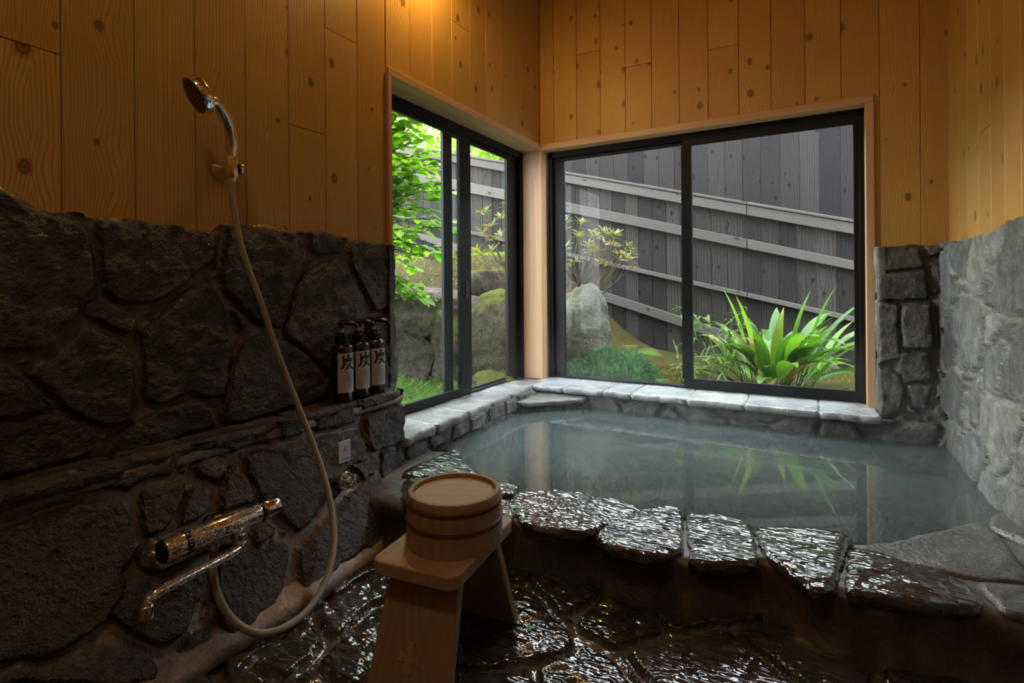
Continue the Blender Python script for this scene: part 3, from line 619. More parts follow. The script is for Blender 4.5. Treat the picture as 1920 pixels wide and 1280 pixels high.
# ---------------------------------------------------------------- sills, window trims
# trim_1: stone sill left
t1=struct(empty('trim_1',(0,2,.2)))
t1.location=(0,0,0)
ys=[1.405,1.60,1.83,2.02,2.22,2.42,2.56]
for i in range(6):
    a,b=ys[i]+.001,ys[i+1]-.001; f=lambda y:.105-.055*(y-1.4)
    slab('sill_stone',[(-.135,a),(f(a)-.02,a+.01*math.sin(i*3)),(f(a)+.003,a+.006),(f((a+b)/2)+.006*math.sin(i*5),(a+b)/2),(f(b)+.003,b-.005),(f(b)-.02,b),(-.135,b)],.206,.034,M['sill'],t1,col=(.26,.265,.27),seed=40+i,smooth_iter=0,jit=.005,dome=.002)
t2=struct(empty('trim_2'))
xs=[.0,.21,.42,.56,.82,1.06,1.34,1.548]
for i in range(7):
    a,b=xs[i]+.001,xs[i+1]-.001
    slab('sill_stone',[(a,2.79),(a,2.49),(a+.01,2.478+.006*math.sin(i*4)),((a+b)/2,2.482+.008*math.sin(i*7)),(b-.01,2.478+.008*math.sin(i*3+1)),(b,2.49),(b,2.79)],.206,.028,M['sill'],t2,col=(.36,.375,.39),seed=60+i,smooth_iter=0,jit=.005,dome=.002)
slab('corner_stone',[(-.1,2.80),(-.1,2.55),(.03,2.55),(.05,2.50),(.02,2.80)],.205,.03,M['sill'],t2,col=(.2,.2,.2),seed=71,smooth_iter=0)
# corner seat
t3=struct(empty('trim_3'))
slab('corner_step_stone',[(.05,2.25),(.13,2.27),(.33,2.47),(.335,2.53),(.05,2.54)],.165,.026,M['sill'],t3,col=(.22,.22,.215),seed=75,smooth_iter=0,jit=.003)
relief('corner_step_block',M['stone_b'],(.0,.40),(-.42,.142),.007,[],lambda u,v,h:(.06+u*.70+h*.7,2.262+u*.66-h*.7,v),.012,t3,fill=.11,scol=(.14,.135,.12),mcol=(.12,.11,.1))
# wooden linings
def tb(name,a,b,mat,parent=None,bv=.002):
    m=MB(); m.box(a,b); o=m.build(name,mat,parent); bevel(o,bv,2); return o
t4=struct(tb('trim_4',(-.135,1.437,1.476),(.014,2.668,1.506),M['trim']))
t5=struct(tb('trim_5',(-.0,2.664,1.474),(1.546,2.80,1.506),M['trimx']))
t6=struct(tb('trim_6',(-.135,1.437,.372),(.014,1.455,1.476),M['trimz']))
t7=struct(tb('trim_7',(1.518,2.664,.2),(1.548,2.80,1.474),M['trimz']))
post=struct(tb('trim_8',(-.135,2.662,.204),(.012,2.78,1.476),M['trimz'],bv=.003))
struct(tb('trim_9',(.0,2.660,1.474),(.0145,2.69,1.506),M['trim']))
# ---------------------------------------------------------------- windows (black aluminium sliding sash)
def win(name,T,a0,a1,z0,z1,m0,m1,flip,fixedleft):
    """T maps (along, depth(+ = room), z) to world.  m0,m1: meeting stile span"""
    root=struct(empty(name))
    def bx(nm,lst,mat,par):
        m=MB()
        for (p,q) in lst:
            A=T(*p);B=T(*q); m.box(tuple(min(x,y) for x,y in zip(A,B)),tuple(max(x,y) for x,y in zip(A,B)))
        o=m.build(nm,mat,par); bevel(o,.0015,1); return o
    D=.035
    bx('window_frame',[((a0,-D,z0),(a1,D*.3,z0+.012)),((a0,-D,z1-.034),(a1,D*.6,z1)),((a0,-D,z0),(a0+.022,D*.6,z1)),((a1-.022,-D,z0),(a1,D*.6,z1)),
       ((a0,-.002,z1-.05),(a1,.002,z1-.034))],M['frame'],root)
    return root,bx
TL=lambda a,d,z:(-.125+d,a,z)
wA,bx=win('window_1',TL,1.455,2.664,.206,1.476,0,0,0,0)
# left sash (room side) and far sash (outer)
sa=bx('sash',[((1.46,.0,.212),(2.135,.018,.248)),((1.46,.0,1.418),(2.135,.018,1.45)),((1.46,.0,.248),(1.50,.018,1.418)),((2.045,.0,.248),(2.135,.020,1.418))],M['frame'],wA)
bx('sash_pull',[((2.085,.018,.66),(2.10,.024,.75))],simple('pull_grey',(.05,.05,.055),.4),sa)
pa=bx('pane',[((1.49,.006,.24),(2.05,.010,1.43))],M['glassf'],sa)
sb=bx('sash',[((1.955,-.024,.212),(2.66,-.008,.226)),((1.955,-.024,1.42),(2.66,-.008,1.45)),((1.955,-.024,.226),(2.022,-.008,1.42)),((2.53,-.024,.226),(2.664,-.004,1.42))],M['frame'],wA)
bx('pane',[((2.02,-.018,.22),(2.54,-.014,1.43))],M['glass'],sb)
TB=lambda a,d,z:(a,2.755-d,z)
wB,bx=win('window_2',TB,.022,1.520,.206,1.474,0,0,0,0)
sa=bx('sash',[((.76,.0,.208),(1.515,.018,.256)),((.76,.0,1.412),(1.515,.018,1.45)),((.752,.0,.256),(.803,.020,1.412)),((1.478,.0,.256),(1.515,.018,1.412))],M['frame'],wB)
bx('pane',[((.79,.006,.25),(1.485,.010,1.42))],M['glassf'],sa)
sb=bx('sash',[((.03,-.024,.208),(.80,-.008,.216)),((.03,-.024,1.425),(.80,-.008,1.45)),((.03,-.024,.21),(.106,-.004,1.43)),((.765,-.024,.21),(.80,-.008,1.43))],M['frame'],wB)
bx('pane',[((.09,-.018,.21),(.78,-.014,1.44))],M['glass'],sb)
# ---------------------------------------------------------------- the bath
bath=empty('stone_bath',(0,0,0)); tag(bath,'sunken stone bath with a rim of wet black flagstones, in the corner under both windows','bath')
bath.location=(.95,1.9,0); 
def child_keep(o): o.parent=bath; o.matrix_parent_inverse=Matrix.Translation((-.95,-1.9,0))
slabs=[]
RIM=RIM+[[(1.69,1.705),(1.765,1.60),(1.79,1.62),(1.79,1.87),(1.73,1.80)]]
for i,p in enumerate(RIM):
    o=slab('rim_stone',p,.128+.003*math.sin(i*2.1),.034,M['rim'] if i<8 else M['sill'],None,col=(.05,.051,.053) if i<8 else (.11,.107,.102),seed=100+i,grow=.0045,jit=.004,dome=.0045,under=.006,round_=.010)
    if i in(10,11,12): pass
    child_keep(o)
# mortar bed of the rim: outline front/inner
def line(pts,n): 
    c=catmull([(x,y,0) for x,y in pts],n); return c
front=[(.30,1.13),(.45,1.16),(.60,1.19),(.72,1.215),(.83,1.235),(.90,1.215),(1.0,1.215),(1.09,1.20),(1.17,1.275),(1.25,1.285),(1.34,1.232),(1.40,1.222),(1.50,1.245),(1.62,1.27),(1.79,1.29)]
inner=[(.06,1.60),(.17,1.61),(.30,1.46),(.42,1.41),(.55,1.37),(.68,1.40),(.80,1.40),(.92,1.42),(1.01,1.43),(1.12,1.44),(1.2,1.41),(1.3,1.44),(1.40,1.455),(1.52,1.52),(1.62,1.64),(1.70,1.73),(1.79,1.80)]
def resamp(pts,n):
    c=line(pts,10); L=[0]
    for a,b in zip(c,c[1:]): L.append(L[-1]+(b-a).length)
    out=[]
    for i in range(n):
        s=L[-1]*i/(n-1); j=max(0,min(len(c)-2,int(np.searchsorted(L,s)-1))); t=(s-L[j])/(L[j+1]-L[j]+1e-9); out.append(c[j].lerp(c[j+1],t))
    return out
n=150; Fp=resamp([(.08,1.16)]+front,n); Ip=resamp(inner,n)
vs=[];fs=[];cs=[];rowsn=0
for i in range(n):
    f,g=Fp[i],Ip[i]; x=f.x
    nz=lambda a,b:float(fbm(np.array(x*a),np.array(b),2.,3))
    bulge=.012*nz(9,1)
    pr=[(f.x,f.y-.022+.004*nz(20,5),-.02),(f.x,f.y-.014+.004*nz(20,2),.006),(f.x,f.y-.004+.006*nz(12,3),.018),(f.x,f.y+.004+bulge,.05),(f.x,f.y+.004+bulge,.075),(f.x,f.y+.002+bulge*.5,.098),(f.x,f.y+.010,.112)]
    for q in pr: vs.append(q)
    for k,s in enumerate((.1,.3,.5,.7,.9,1.)):
        q=f.lerp(g,s); vs.append((q.x,q.y+(.012 if s==.1 else 0),.1155+.002*float(fbm(np.array(q.x*30),np.array(q.y*30),1.,2))-(.012 if s==1. else 0)))
    vs.append((g.x,g.y+.004,.06)); vs.append((g.x,g.y,-.10)); vs.append((g.x,g.y,-.42)); 
    w=16
    for q in vs[-w:]:
        dk=float(fbm(np.array(q[0]*7),np.array(q[2]*9+4),3.,3)); st=sstep((dk+.1)*2.2)
        if q[2]<.11: 
            c=[a*(1-st)+b*st for a,b in zip((.095,.07,.052),(.034,.031,.029))]
        else: c=(.12,.10,.085)
        if q[1]>f.y+.12: c=(.16,.17,.16)
        cs.append(tuple(c)+(0.5,))
for i in range(n-1):
    for k in range(w-1): fs.append((i*w+k,(i+1)*w+k,(i+1)*w+k+1,i*w+k+1))
m=MB(); m.v=vs;m.f=fs;m.c=cs
rb=m.build('rim_base',stone_mat('rim_base_stone',(.3,.55),.8,.005,50,wet=.2,vary=.5,mortar_rough=.4),None,smooth=180,merge=False); child_keep(rb)
o=relief('basin_floor',M['basin'],(.04,1.80),(1.35,2.56),.014,[],lambda u,v,h:(u,v,-.40+h),.012,None,fill=.26,gap=.01,scol=(.62,.76,.75),mcol=(.56,.69,.68)); child_keep(o)
o=slab('underwater_step',[(.55,1.38),(.62,1.52),(.85,1.60),(1.10,1.60),(1.16,1.5),(1.15,1.38)],.03,.05,M['basin'],None,col=(.17,.18,.165),seed=130,jit=.004); child_keep(o)
o=slab('underwater_step',[(.06,2.36),(.06,2.56),(1.76,2.56),(1.76,2.36)],.0,.06,M['basin'],None,col=(.13,.135,.125),seed=131,smooth_iter=0); child_keep(o)
# water
def water_mat():
    t=NT('hot_spring_water'); pos=t.n('ShaderNodeNewGeometry').outputs['Position']
    n=t.noise(t.mapping(pos,(1,1.6,1)),7,3,.5); nb=t.bump(n,.03,.004)
    tr=t.n('ShaderNodeBsdfTransparent'); tr.inputs[0].default_value=(.80,.93,.93,1)
    df=t.n('ShaderNodeBsdfDiffuse'); df.inputs[0].default_value=(.50,.66,.66,1)
    gl=t.n('ShaderNodeBsdfGlossy'); gl.inputs['Roughness'].default_value=.01; t.l(nb,gl.inputs['Normal'])
    fr=t.n('ShaderNodeFresnel'); fr.inputs[0].default_value=1.7
    a=t.n('ShaderNodeMixShader'); a.inputs[0].default_value=.13; t.l(tr.outputs[0],a.inputs[1]); t.l(df.outputs[0],a.inputs[2])
    b=t.n('ShaderNodeMixShader'); t.l(fr.outputs[0],b.inputs[0]); t.l(a.outputs[0],b.inputs[1]); t.l(gl.outputs[0],b.inputs[2])
    t.l(b.outputs[0],t.out.inputs[0]); return t.m
m=MB(); pts=[(p.x,p.y-.004,.1115) for p in Ip]
vs=pts+[(p.x,2.56,.1115) for p in Ip]; n2=len(pts)
m.add(vs,[(i,i+1,n2+i+1,n2+i) for i in range(n2-1)])
wt=m.build('bath_water',water_mat()); tag(wt,'still blue-green hot spring water filling the stone bath, mirroring the window','water')
# steam
def steam_mat():
    t=NT('steam'); pos=t.n('ShaderNodeNewGeometry').outputs['Position']; tc=t.n('ShaderNodeTexCoord').outputs['Object']
    n=t.noise(t.mapping(tc,(1,1,1.6)),3.2,2,.5); sp=t.n('ShaderNodeSeparateXYZ'); t.l(tc,sp.inputs[0])
    fall=t.ramp(sp.outputs[2],[(.0,(1,1,1)),(.15,(.7,.7,.7)),(.48,(0,0,0))])
    d=t.math('MULTIPLY',t.math('MULTIPLY',t.ramp(n,[(.40,(.0,.0,.0)),(.72,(1,1,1))]),fall),STEAM)
    v=t.n('ShaderNodeVolumePrincipled'); v.inputs['Color'].default_value=(.93,.96,1,1); v.inputs['Anisotropy'].default_value=.3; t.l(d,v.inputs['Density'])
    t.l(v.outputs[0],t.out.inputs['Volume']); return t.m
STEAM=.16
m=MB(); m.box((.13,1.66,.0),(1.70,2.50,.50)); st=m.build('steam',steam_mat(),loc=(0,0,.116)); tag(st,'faint white steam drifting just above the hot bath water','steam',kind='stuff')
# ---------------------------------------------------------------- stool
P1,P2,P3=Vector((.627,.704,0)),Vector((.800,.722,0)),Vector((.770,.981,0))
ang=math.atan2(P3.y-P2.y,P3.x-P2.x)-PI/2; W=(P2-P1).length; Ls=(P3-P2).length; cen=(P1+P3)/2
stool=empty('bath_stool',(cen.x,cen.y,0),ang); tag(stool,'low wooden bath stool with splayed board legs on the wet stone floor','stool')
def rrect(w,l,r,seg=6):
    out=[]
    for cx,cy,a0 in((w/2-r,l/2-r,0),(-w/2+r,l/2-r,90),(-w/2+r,-l/2+r,180),(w/2-r,-l/2+r,270)):
        for k in range(seg+1):
            a=math.radians(a0+90*k/seg); out.append((cx+r*math.cos(a),cy+r*math.sin(a)))
    return out
def prism(m,pts,z0,z1,M_=None):
    n=len(pts); vs=[Vector((x,y,z0)) for x,y in pts]+[Vector((x,y,z1)) for x,y in pts]
    if M_: vs=[M_@v for v in vs]
    m.add(vs,[tuple(range(n))[::-1],tuple(range(n,2*n))]+[(k,(k+1)%n,n+(k+1)%n,n+k) for k in range(n)])
SH=.235; th=.026
m=MB(); prism(m,rrect(W,Ls,.022),SH-th,SH); o=m.build('seat',M['stoolw'],stool); bevel(o,.004,3)
def legm(s):
    m=MB(); zt=SH-th-.0005; y0=s*(Ls/2-.045); y1=s*(Ls/2+.03); t=.022*s
    wt,wb=W*.41,W*.47
    vs=[(-wb,y1,0),(wb,y1,0),(wt,y0,zt),(-wt,y0,zt),(-wb,y1-t,0),(wb,y1-t,0),(wt,y0-t,zt),(-wt,y0-t,zt)]
    # foot cut-out at the bottom centre
    m.add(vs,[(0,1,2,3),(7,6,5,4),(0,4,5,1),(1,5,6,2),(2,6,7,3),(3,7,4,0)])
    return m
for s in(-1,1):
    l=legm(s).build('leg',M['stoolz'],stool,merge=True); bevel(l,.003,2)
    if s<0:
        # butterfly cross mark, raised on the outer face of the leg
        m=MB(); zt=SH-th; y0=s*(Ls/2-.045); y1=s*(Ls/2+.03)
        ax=Vector((0,y0-y1,zt)).normalized(); nr=Vector((0,-ax.z,ax.y)); nr=-nr if nr.y>0 else nr
        c=Vector((-.004,y1,0))+ax*.085
        F=Matrix((( 1,ax.x,nr.x,c.x),(0,ax.y,nr.y,c.y),(0,ax.z,nr.z,c.z),(0,0,0,1)))
        cr=[(-.007,.026),(.007,.026),(.0055,.006),(.022,.009),(.022,-.007),(.006,-.005),(.008,-.024),(-.008,-.024),(-.006,-.005),(-.021,-.008),(-.021,.008),(-.0055,.006)]
        prism(m,cr,-.001,.0012,F); q=m.build('cross_key',M['stoolw'],l)
m=MB(); m.box((-.011,-(Ls/2-.04),.135),(.011,Ls/2-.04,.175)); o=m.build('stretcher',M['stoolw'],stool); bevel(o,.002,1)
# ---------------------------------------------------------------- bucket, upside down
bc=empty('wooden_bucket',(.712,.846,SH+.0003),.4); tag(bc,'round wooden bath bucket turned upside down on the seat of the stool','bucket')
BH=.095; rt,rb_=.090,.0935
m=MB(); prof=[(rb_-.012,0),(rb_,0),(rb_,.003)]+[(rb_+(rt-rb_)*z/BH,z) for z in(.02,.04,.06,.08)]+[(rt-.0005,BH-.003),(rt-.003,BH),(rt-.010,BH),(rt-.011,BH-.001),(rt-.0115,BH-.010),(rt-.013,BH-.02),(rb_-.013,.002),(rb_-.012,0)]
vs=[];fs=[];seg=96
for r,z in prof:
    for k in range(seg):
        a=2*PI*k/seg; rr=r-(.0006 if k%6==0 else 0); vs.append((math.cos(a)*rr,math.sin(a)*rr,z))
for i in range(len(prof)-1):
    for k in range(seg): fs.append((i*seg+k,i*seg+(k+1)%seg,(i+1)*seg+(k+1)%seg,(i+1)*seg+k))
m.add(vs,fs); m.build('staves',M['bucketw'],bc,smooth=35,merge=True)
m=MB(); m.lathe([(0,BH-.018),(rt-.0112,BH-.018),(rt-.0112,BH-.009),(rt-.013,BH-.0075),(0,BH-.007)],seg=72); m.build('bottom_board',M['bucketl'],bc,smooth=35,merge=True)
for z in(.044,.078):
    r=rb_+(rt-rb_)*z/BH; m=MB(); m.lathe([(r-.0005,z-.005),(r+.0018,z-.004),(r+.0024,z),(r+.0018,z+.004),(r-.0005,z+.005)],seg=72); m.build('hoop',M['band'],bc,smooth=60)
# ---------------------------------------------------------------- text helpers
def text_mesh(s,size,bold=0.,spread=0.):
    c=bpy.data.curves.new('t','FONT'); c.body=s; c.size=size; c.align_x='CENTER'; c.align_y='CENTER'; c.offset=bold; c.resolution_u=4
    o=bpy.data.objects.new('t',c); COL.objects.link(o); dg=bpy.context.evaluated_depsgraph_get(); dg.update()
    me=bpy.data.meshes.new_from_object(o.evaluated_get(dg)); bpy.data.objects.remove(o); 
    bm=bmesh.new(); bm.from_mesh(me); bmesh.ops.triangulate(bm,faces=bm.faces)
    vs=[v.co.copy() for v in bm.verts]; fs=[tuple(v.index for v in f.verts) for f in bm.faces]; bm.free()
    if vs:
        cx=(min(v.x for v in vs)+max(v.x for v in vs))/2; cy=(min(v.y for v in vs)+max(v.y for v in vs))/2
        vs=[Vector((v.x-cx,v.y-cy,0)) for v in vs]
    return vs,fs
def strokes(lst):
    """brush strokes as tapered quads strips: list of (points,[widths])"""
    vs=[];fs=[]
    for pts,ws in lst:
        b=len(vs); n=len(pts)
        for i in range(n):
            p=Vector(pts[i]); q0=Vector(pts[max(i-1,0)]); q1=Vector(pts[min(i+1,n-1)]); d=(q1-q0).normalized(); nn=Vector((-d.y,d.x))
            w=ws[i]/2; vs+= [p+nn*w,p-nn*w]
        for i in range(n-1): fs.append((b+2*i,b+2*i+1,b+2*i+3,b+2*i+2))
    return vs,fs
# heavy brush form of the charcoal character, on a 1x1 cell
SUMI=[([(.50,1.02),(.51,.68)],[.17,.15]),([(.16,.93),(.18,.70)],[.17,.13]),([(.14,.70),(.90,.735)],[.10,.12]),([(.86,.96),(.83,.70)],[.17,.13]),
 ([(.10,.585),(.94,.615)],[.11,.12]),([(.24,.60),(.21,.36),(.12,.18),(-.02,.05)],[.16,.15,.13,.05]),
 ([(.38,.44),(.46,.29)],[.06,.13]),([(.86,.50),(.75,.33)],[.14,.06]),([(.60,.54),(.58,.34),(.47,.15),(.27,.0)],[.14,.14,.13,.05]),([(.60,.34),(.74,.15),(.96,.02)],[.09,.16,.17])]
def bottle(x,y,th0,label,first=None):
    b=empty('pump_bottle',(x,y,.3745),0); tag(b,label,'bottle','black pump bottles on the stone ledge')
    R=.0325
    if first:
        for ch in first.children:
            c=ch.copy(); COL.objects.link(c); c.parent=b
            for g in ch.children:
                d=g.copy(); COL.objects.link(d); d.parent=c
        b.rotation_euler=(0,0,th0); return b
    m=MB(); m.lathe([(0,0),(R-.004,0),(R,.004),(R,.163),(R-.002,.170),(R-.008,.1745),(.020,.177),(.0175,.179),(.0175,.186),(0,.186)],seg=48); m.build('bottle_body',M['bottle'],b,smooth=50,merge=True)
    m=MB(); m.lathe([(0,.178),(.0205,.178),(.0210,.1785),(.0210,.198),(.0195,.1995),(.0150,.200),(.0145,.208),(.0135,.2095),(0,.2095)],seg=36)
    for k in range(30):
        a=2*PI*k/30; m.box((.0205,-.0005,.180),(.0216,.0005,.197),M=Matrix.Rotation(a,4,'Z'))
    m.build('collar',M['plastic'],b,smooth=40)
    m=MB(); m.lathe([(.0052,.209),(.0052,.228)],seg=16); m.build('pump_stem',M['nozzle'],b,smooth=60)
    m=MB(); m.lathe([(0,.222),(.0085,.223),(.0095,.232),(.015,.236),(.0155,.240),(.012,.2425),(0,.2435)],seg=28,M=Matrix.Identity(4))
    m.tube(catmull([(x_*math.cos(.7),x_*math.sin(.7),z_) for x_,z_ in((-.006,.238),(.012,.2395),(.030,.238),(.042,.233),(.049,.226))],4),[.0085]*4+[.0078]*4+[.0068]*4+[.0055]*4+[.0042],seg=14,sq=1.25)
    m.build('pump_head',M['plastic'],b,smooth=50)
    la=0.0; hw=.030
    m=MB(); n=20; vs=[];fs=[]
    for i in range(n+1):
        a=la+(-hw+2*hw*i/n)/R
        for z in(.030,.148): vs.append((math.cos(a)*(R+.0003),math.sin(a)*(R+.0003),z))
    fs=[(2*i,2*i+2,2*i+3,2*i+1) for i in range(n)]; m.add(vs,fs); lab=m.build('paper_label',M['label'],b,smooth=180)
    def wrap(P,cx,cz,s): 
        a=la+(cx+P.x*s)/R; return (math.cos(a)*(R+.0006),math.sin(a)*(R+.0006),cz+P.y*s)
    m=MB(); S=[]
    for pts,ws in SUMI:
        # refine strokes so they follow the curve of the bottle
        pp=[];ww=[]
        for i in range(len(pts)-1):
            for k in range(5):
                t=k/5; pp.append(tuple(a+(b_-a)*t for a,b_ in zip(pts[i],pts[i+1]))); ww.append(ws[i]+(ws[i+1]-ws[i])*t)
        pp.append(pts[-1]);ww.append(ws[-1]); S.append((pp,ww))
    v,f=strokes(S); m.add([wrap(q-Vector((.5,.5)),.002,.121,.047) for q in v],f)
    # heading column on the right, then fine columns of characters
    r=random.Random(2)
    def dab(cx,cz,w,h):
        vs=[wrap(Vector((dx*w/2,dz*h/2)),cx,cz,1.) for dx,dz in((-1,-1),(1,-1),(1,1),(-1,1))]; m.add(vs,[(0,1,2,3)])
    for k in range(4):
        for q in range(3): dab(.0225+r.uniform(-.0008,.0008),.090-k*.0052-q*.0015,.0036,.0008)
        dab(.0225,.0885-k*.0052,.0008,.0040)
    for ci,(cx,n_) in enumerate(((.0160,17),(.0125,15),(.0090,18),(.0055,18),(.0020,16),(-.0015,9),(-.0050,11))):
        for k in range(n_):
            z=.0915-k*.0030; dab(cx,z,.0019,.0007); dab(cx+r.uniform(-.0003,.0003),z-.0011,.0015+r.uniform(-.0004,.0003),.0006); dab(cx,z-.0006,.0006,.0016)
    for k in range(11): dab(-.0120,.0860-k*.0046,.0016,.0012); dab(-.0120,.0842-k*.0046,.0012,.0008)
    for k in range(12): dab(-.018,.078-k*.0040,.0011,.0016)
    for k in range(14): dab(.0225,.068-k*.0026,.0013,.0012)
    me=m.mesh('lettering'); o=link('lettering',me,M['ink'],lab)
    b.rotation_euler=(0,0,th0); return b
A0=math.radians(-14)
b1=bottle(.066,1.166,A0,'black pump bottle with white charcoal-character label, nearest the hose of the three')
b2=bottle(.0655,1.236,A0+.03,'black pump bottle with white charcoal-character label, between the two others',b1)
b3=bottle(.064,1.306,A0+.02,'black pump bottle with white charcoal-character label, closest to the window',b1)
# ---------------------------------------------------------------- cold water sticker and knob

sg=empty('tap_sign',SIGN); tag(sg,'small white sign reading COLD in blue on the stone above the clear tap knob','sign')
m=MB(); m.box((-.003,-.022,-.031),(0,.022,.031)); o=m.build('sign_plate',M['white'],sg); bevel(o,.0006,1)
m=MB()
WATER=[([(.50,.98),(.50,.06),(.42,.10)],[.10,.10,.03]),([(.12,.68),(.36,.66),(.28,.42),(.06,.14)],[.05,.08,.08,.03]),([(.86,.80),(.60,.58)],[.10,.05]),([(.55,.58),(.70,.34),(.95,.18)],[.05,.09,.11])]
v,f=strokes(WATER); m.add([(.0004,(q.x-.5)*.021,(q.y-.5)*.0225+.006) for q in v],f); 
v,f=text_mesh('COLD',.0095,.00025); m.add([(.0004,q.x*1.25,q.y*.8-.021) for q in v],f)
m.build('lettering',M['blue'],sg)
kn=empty('cold_tap',KNOB); tag(kn,'clear ribbed acrylic tap knob with chrome base on the stone wall','tap')
MX=Matrix.Rotation(PI/2,4,'Y')@Matrix.Rotation(0,4,'Z')
m=MB(); m.lathe([(0,-.03),(.0235,-.03),(.0245,.008),(.0245,.013),(.021,.0155),(0,.0155)],M=MX,seg=36); m.build('knob_base',M['chrome'],kn,smooth=40,merge=True)
m=MB(); vs=[];fs=[];seg=72
prof=[(.0,.016),(.020,.016),(.0225,.018),(.0228,.036),(.0215,.044),(.017,.0475),(.010,.0455),(0,.0450)]
for j,(r,z) in enumerate(prof):
    for k in range(seg):
        a=2*PI*k/seg; rr=r*(1-.06*(k%6<2)*(j in(2,3,4))); vs.append(MX@Vector((math.cos(a)*rr,math.sin(a)*rr,z)))
for i in range(len(prof)-1):
    for k in range(seg): fs.append((i*seg+k,i*seg+(k+1)%seg,(i+1)*seg+(k+1)%seg,(i+1)*seg+k))
m.add(vs,fs); m.build('knob_grip',M['crystal'],kn,smooth=30,merge=True)
m=MB(); m.lathe([(0,.0155),(.0095,.0155),(.0095,.034),(.006,.040),(0,.041)],M=MX,seg=24); m.build('knob_core',M['chrome'],kn,smooth=40,merge=True)
# ---------------------------------------------------------------- thermostatic mixer tap
mt=empty('mixer_tap',MIX); tag(mt,'chrome thermostatic mixer tap with long spout, beaded with water, on the stone wall','tap')
MY=Matrix.Rotation(-PI/2,4,'X')   # local z -> +y
def lath(name,prof,mat,loc,dirn,parent,seg=32,sm=40):
    m=MB(); m.lathe(prof,M=aim(Vector(loc),dirn),seg=seg); return m.build(name,mat,parent,smooth=sm,merge=True)
lath('tap_body',[(0,-.055),(.0215,-.055),(.0225,-.052),(.0225,.092),(.0215,.095),(0,.095)],M['chromed'],(0,0,0),(0,1,0),mt)
lath('dial_ring',[(0,-.066),(.0232,-.066),(.0238,-.064),(.0238,-.056),(.0228,-.0545),(0,-.0545)],M['plastic'],(0,0,0),(0,1,0),mt)
lath('dial_ring',[(0,.0945),(.0220,.0945),(.0226,.096),(.0226,.102),(.0218,.104),(0,.104)],M['plastic'],(0,0,0),(0,1,0),mt)
h=lath('temperature_handle',[(0,-.101),(.0215,-.101),(.0228,-.0995),(.0238,-.070),(.0238,-.0665),(0,-.0665)],M['chromed'],(0,0,0),(0,1,0),mt)
h['label']='left-hand chrome handle with black end cap'
m=MB(); m.lathe([(0,-.1035),(.0205,-.1035),(.0212,-.1022),(.0212,-.1005),(0,-.1005)],M=MY); m.build('end_cap',M['plastic'],h,smooth=40,merge=True)
h2=lath('flow_handle',[(0,.1045),(.0215,.1045),(.0222,.106),(.0205,.139),(.0190,.1415),(0,.142)],M['chrome'],(0,0,0),(0,1,0),mt)
m=MB(); m.box((-.004,.103,.019),(.004,.118,.0245)); o=m.build('stop_button',M['plastic'],h2); bevel(o,.001,1)
for k in range(3):
    m=MB()
for (a,b) in((-.0015,.0012),):
    m=MB()
    for k,an in enumerate((.2,.6,1.0,1.5)):
        M_=Matrix.Rotation(0,4,'Y'); c=Vector((math.sin(an)*.0240,-.0605,math.cos(an)*.0240)); m.box((c.x-.0006,c.y-.0025,c.z-.0006),(c.x+.0006,c.y+.0025,c.z+.0006))
    v,f=text_mesh('C',.009,.0002); 
    an=1.15
    m.add([( math.sin(an-q.y/.0241)*.0241, -.0605+q.x, math.cos(an-q.y/.0241)*.0241) for q in v],f)
    m.build('dial_marks',M['label'],mt.children[1] if len(mt.children)>1 else mt)
# wall unions
for y in(-.075,.060):
    xb=-.105 if y<0 else -.110
    m=MB(); m.lathe([(.013,-.012),(.026,-.012),(.0275,.0),(.024,.010),(.015,.014),(.013,.0145)],M=aim(Vector((xb+.012,y-.0,-.035)),(1,0,0)),seg=32)
    fl_=m.build('wall_flange',simple('worn_brass_'+str(y),(.50,.40,.31),.22,1.) if y<0 else M['chrome'],mt,smooth=40,merge=True)
    m=MB(); m.tube(catmull([(xb+.005,y,-.035),(-.055,y,-.035),(-.03,y+.004,-.030),(-.012,y+.012,-.015),(-.002,y+.02,-.006)],5),.0115,seg=18); m.build('union_elbow',M['chromed'],mt,smooth=60)
    lath('union_nut',[(.0,-.007),(.0155,-.007),(.0165,-.005),(.0165,.006),(.0150,.008),(0,.008)],M['chromed'],(-.045,y,-.035),(1,0,0),mt,seg=8,sm=20)
# spout swivel and pipe
lath('spout_swivel',[(0,-.058),(.0115,-.058),(.013,-.055),(.0135,-.040),(.0130,-.0385),(.0125,-.038),(.0140,-.037),(.0140,-.022),(0,-.015)],M['chromed'],(.012,.045,0),(0,0,1),mt,seg=24)
sp=catmull([(.012,.045,-.050),(.018,.032,-.0505),(.030,-.02,-.049),(.046,-.09,-.044),(.057,-.135,-.041),(.061,-.150,-.041),(.0625,-.157,-.045),(.063,-.160,-.053),(.063,-.160,-.064)],6)
m=MB(); m.tube(sp,[.0095]*len(sp),seg=18,sq=1.05); s_=m.build('spout',M['chromed'],mt,smooth=60)
m=MB(); m.lathe([(0,-.072),(.0105,-.072),(.0118,-.0705),(.0118,-.052),(.0105,-.050),(.008,-.048)],M=Matrix.Translation((.063,-.160,0)),seg=24); m.build('aerator',M['chrome'],s_,smooth=40,merge=True)
lath('hose_outlet',[(0,-.040),(.0095,-.040),(.0105,-.038),(.0110,-.024),(.0125,-.022),(.0125,-.014),(0,-.01)],M['chromed'],(-.006,.0,0),(0,0,1),mt,seg=20)
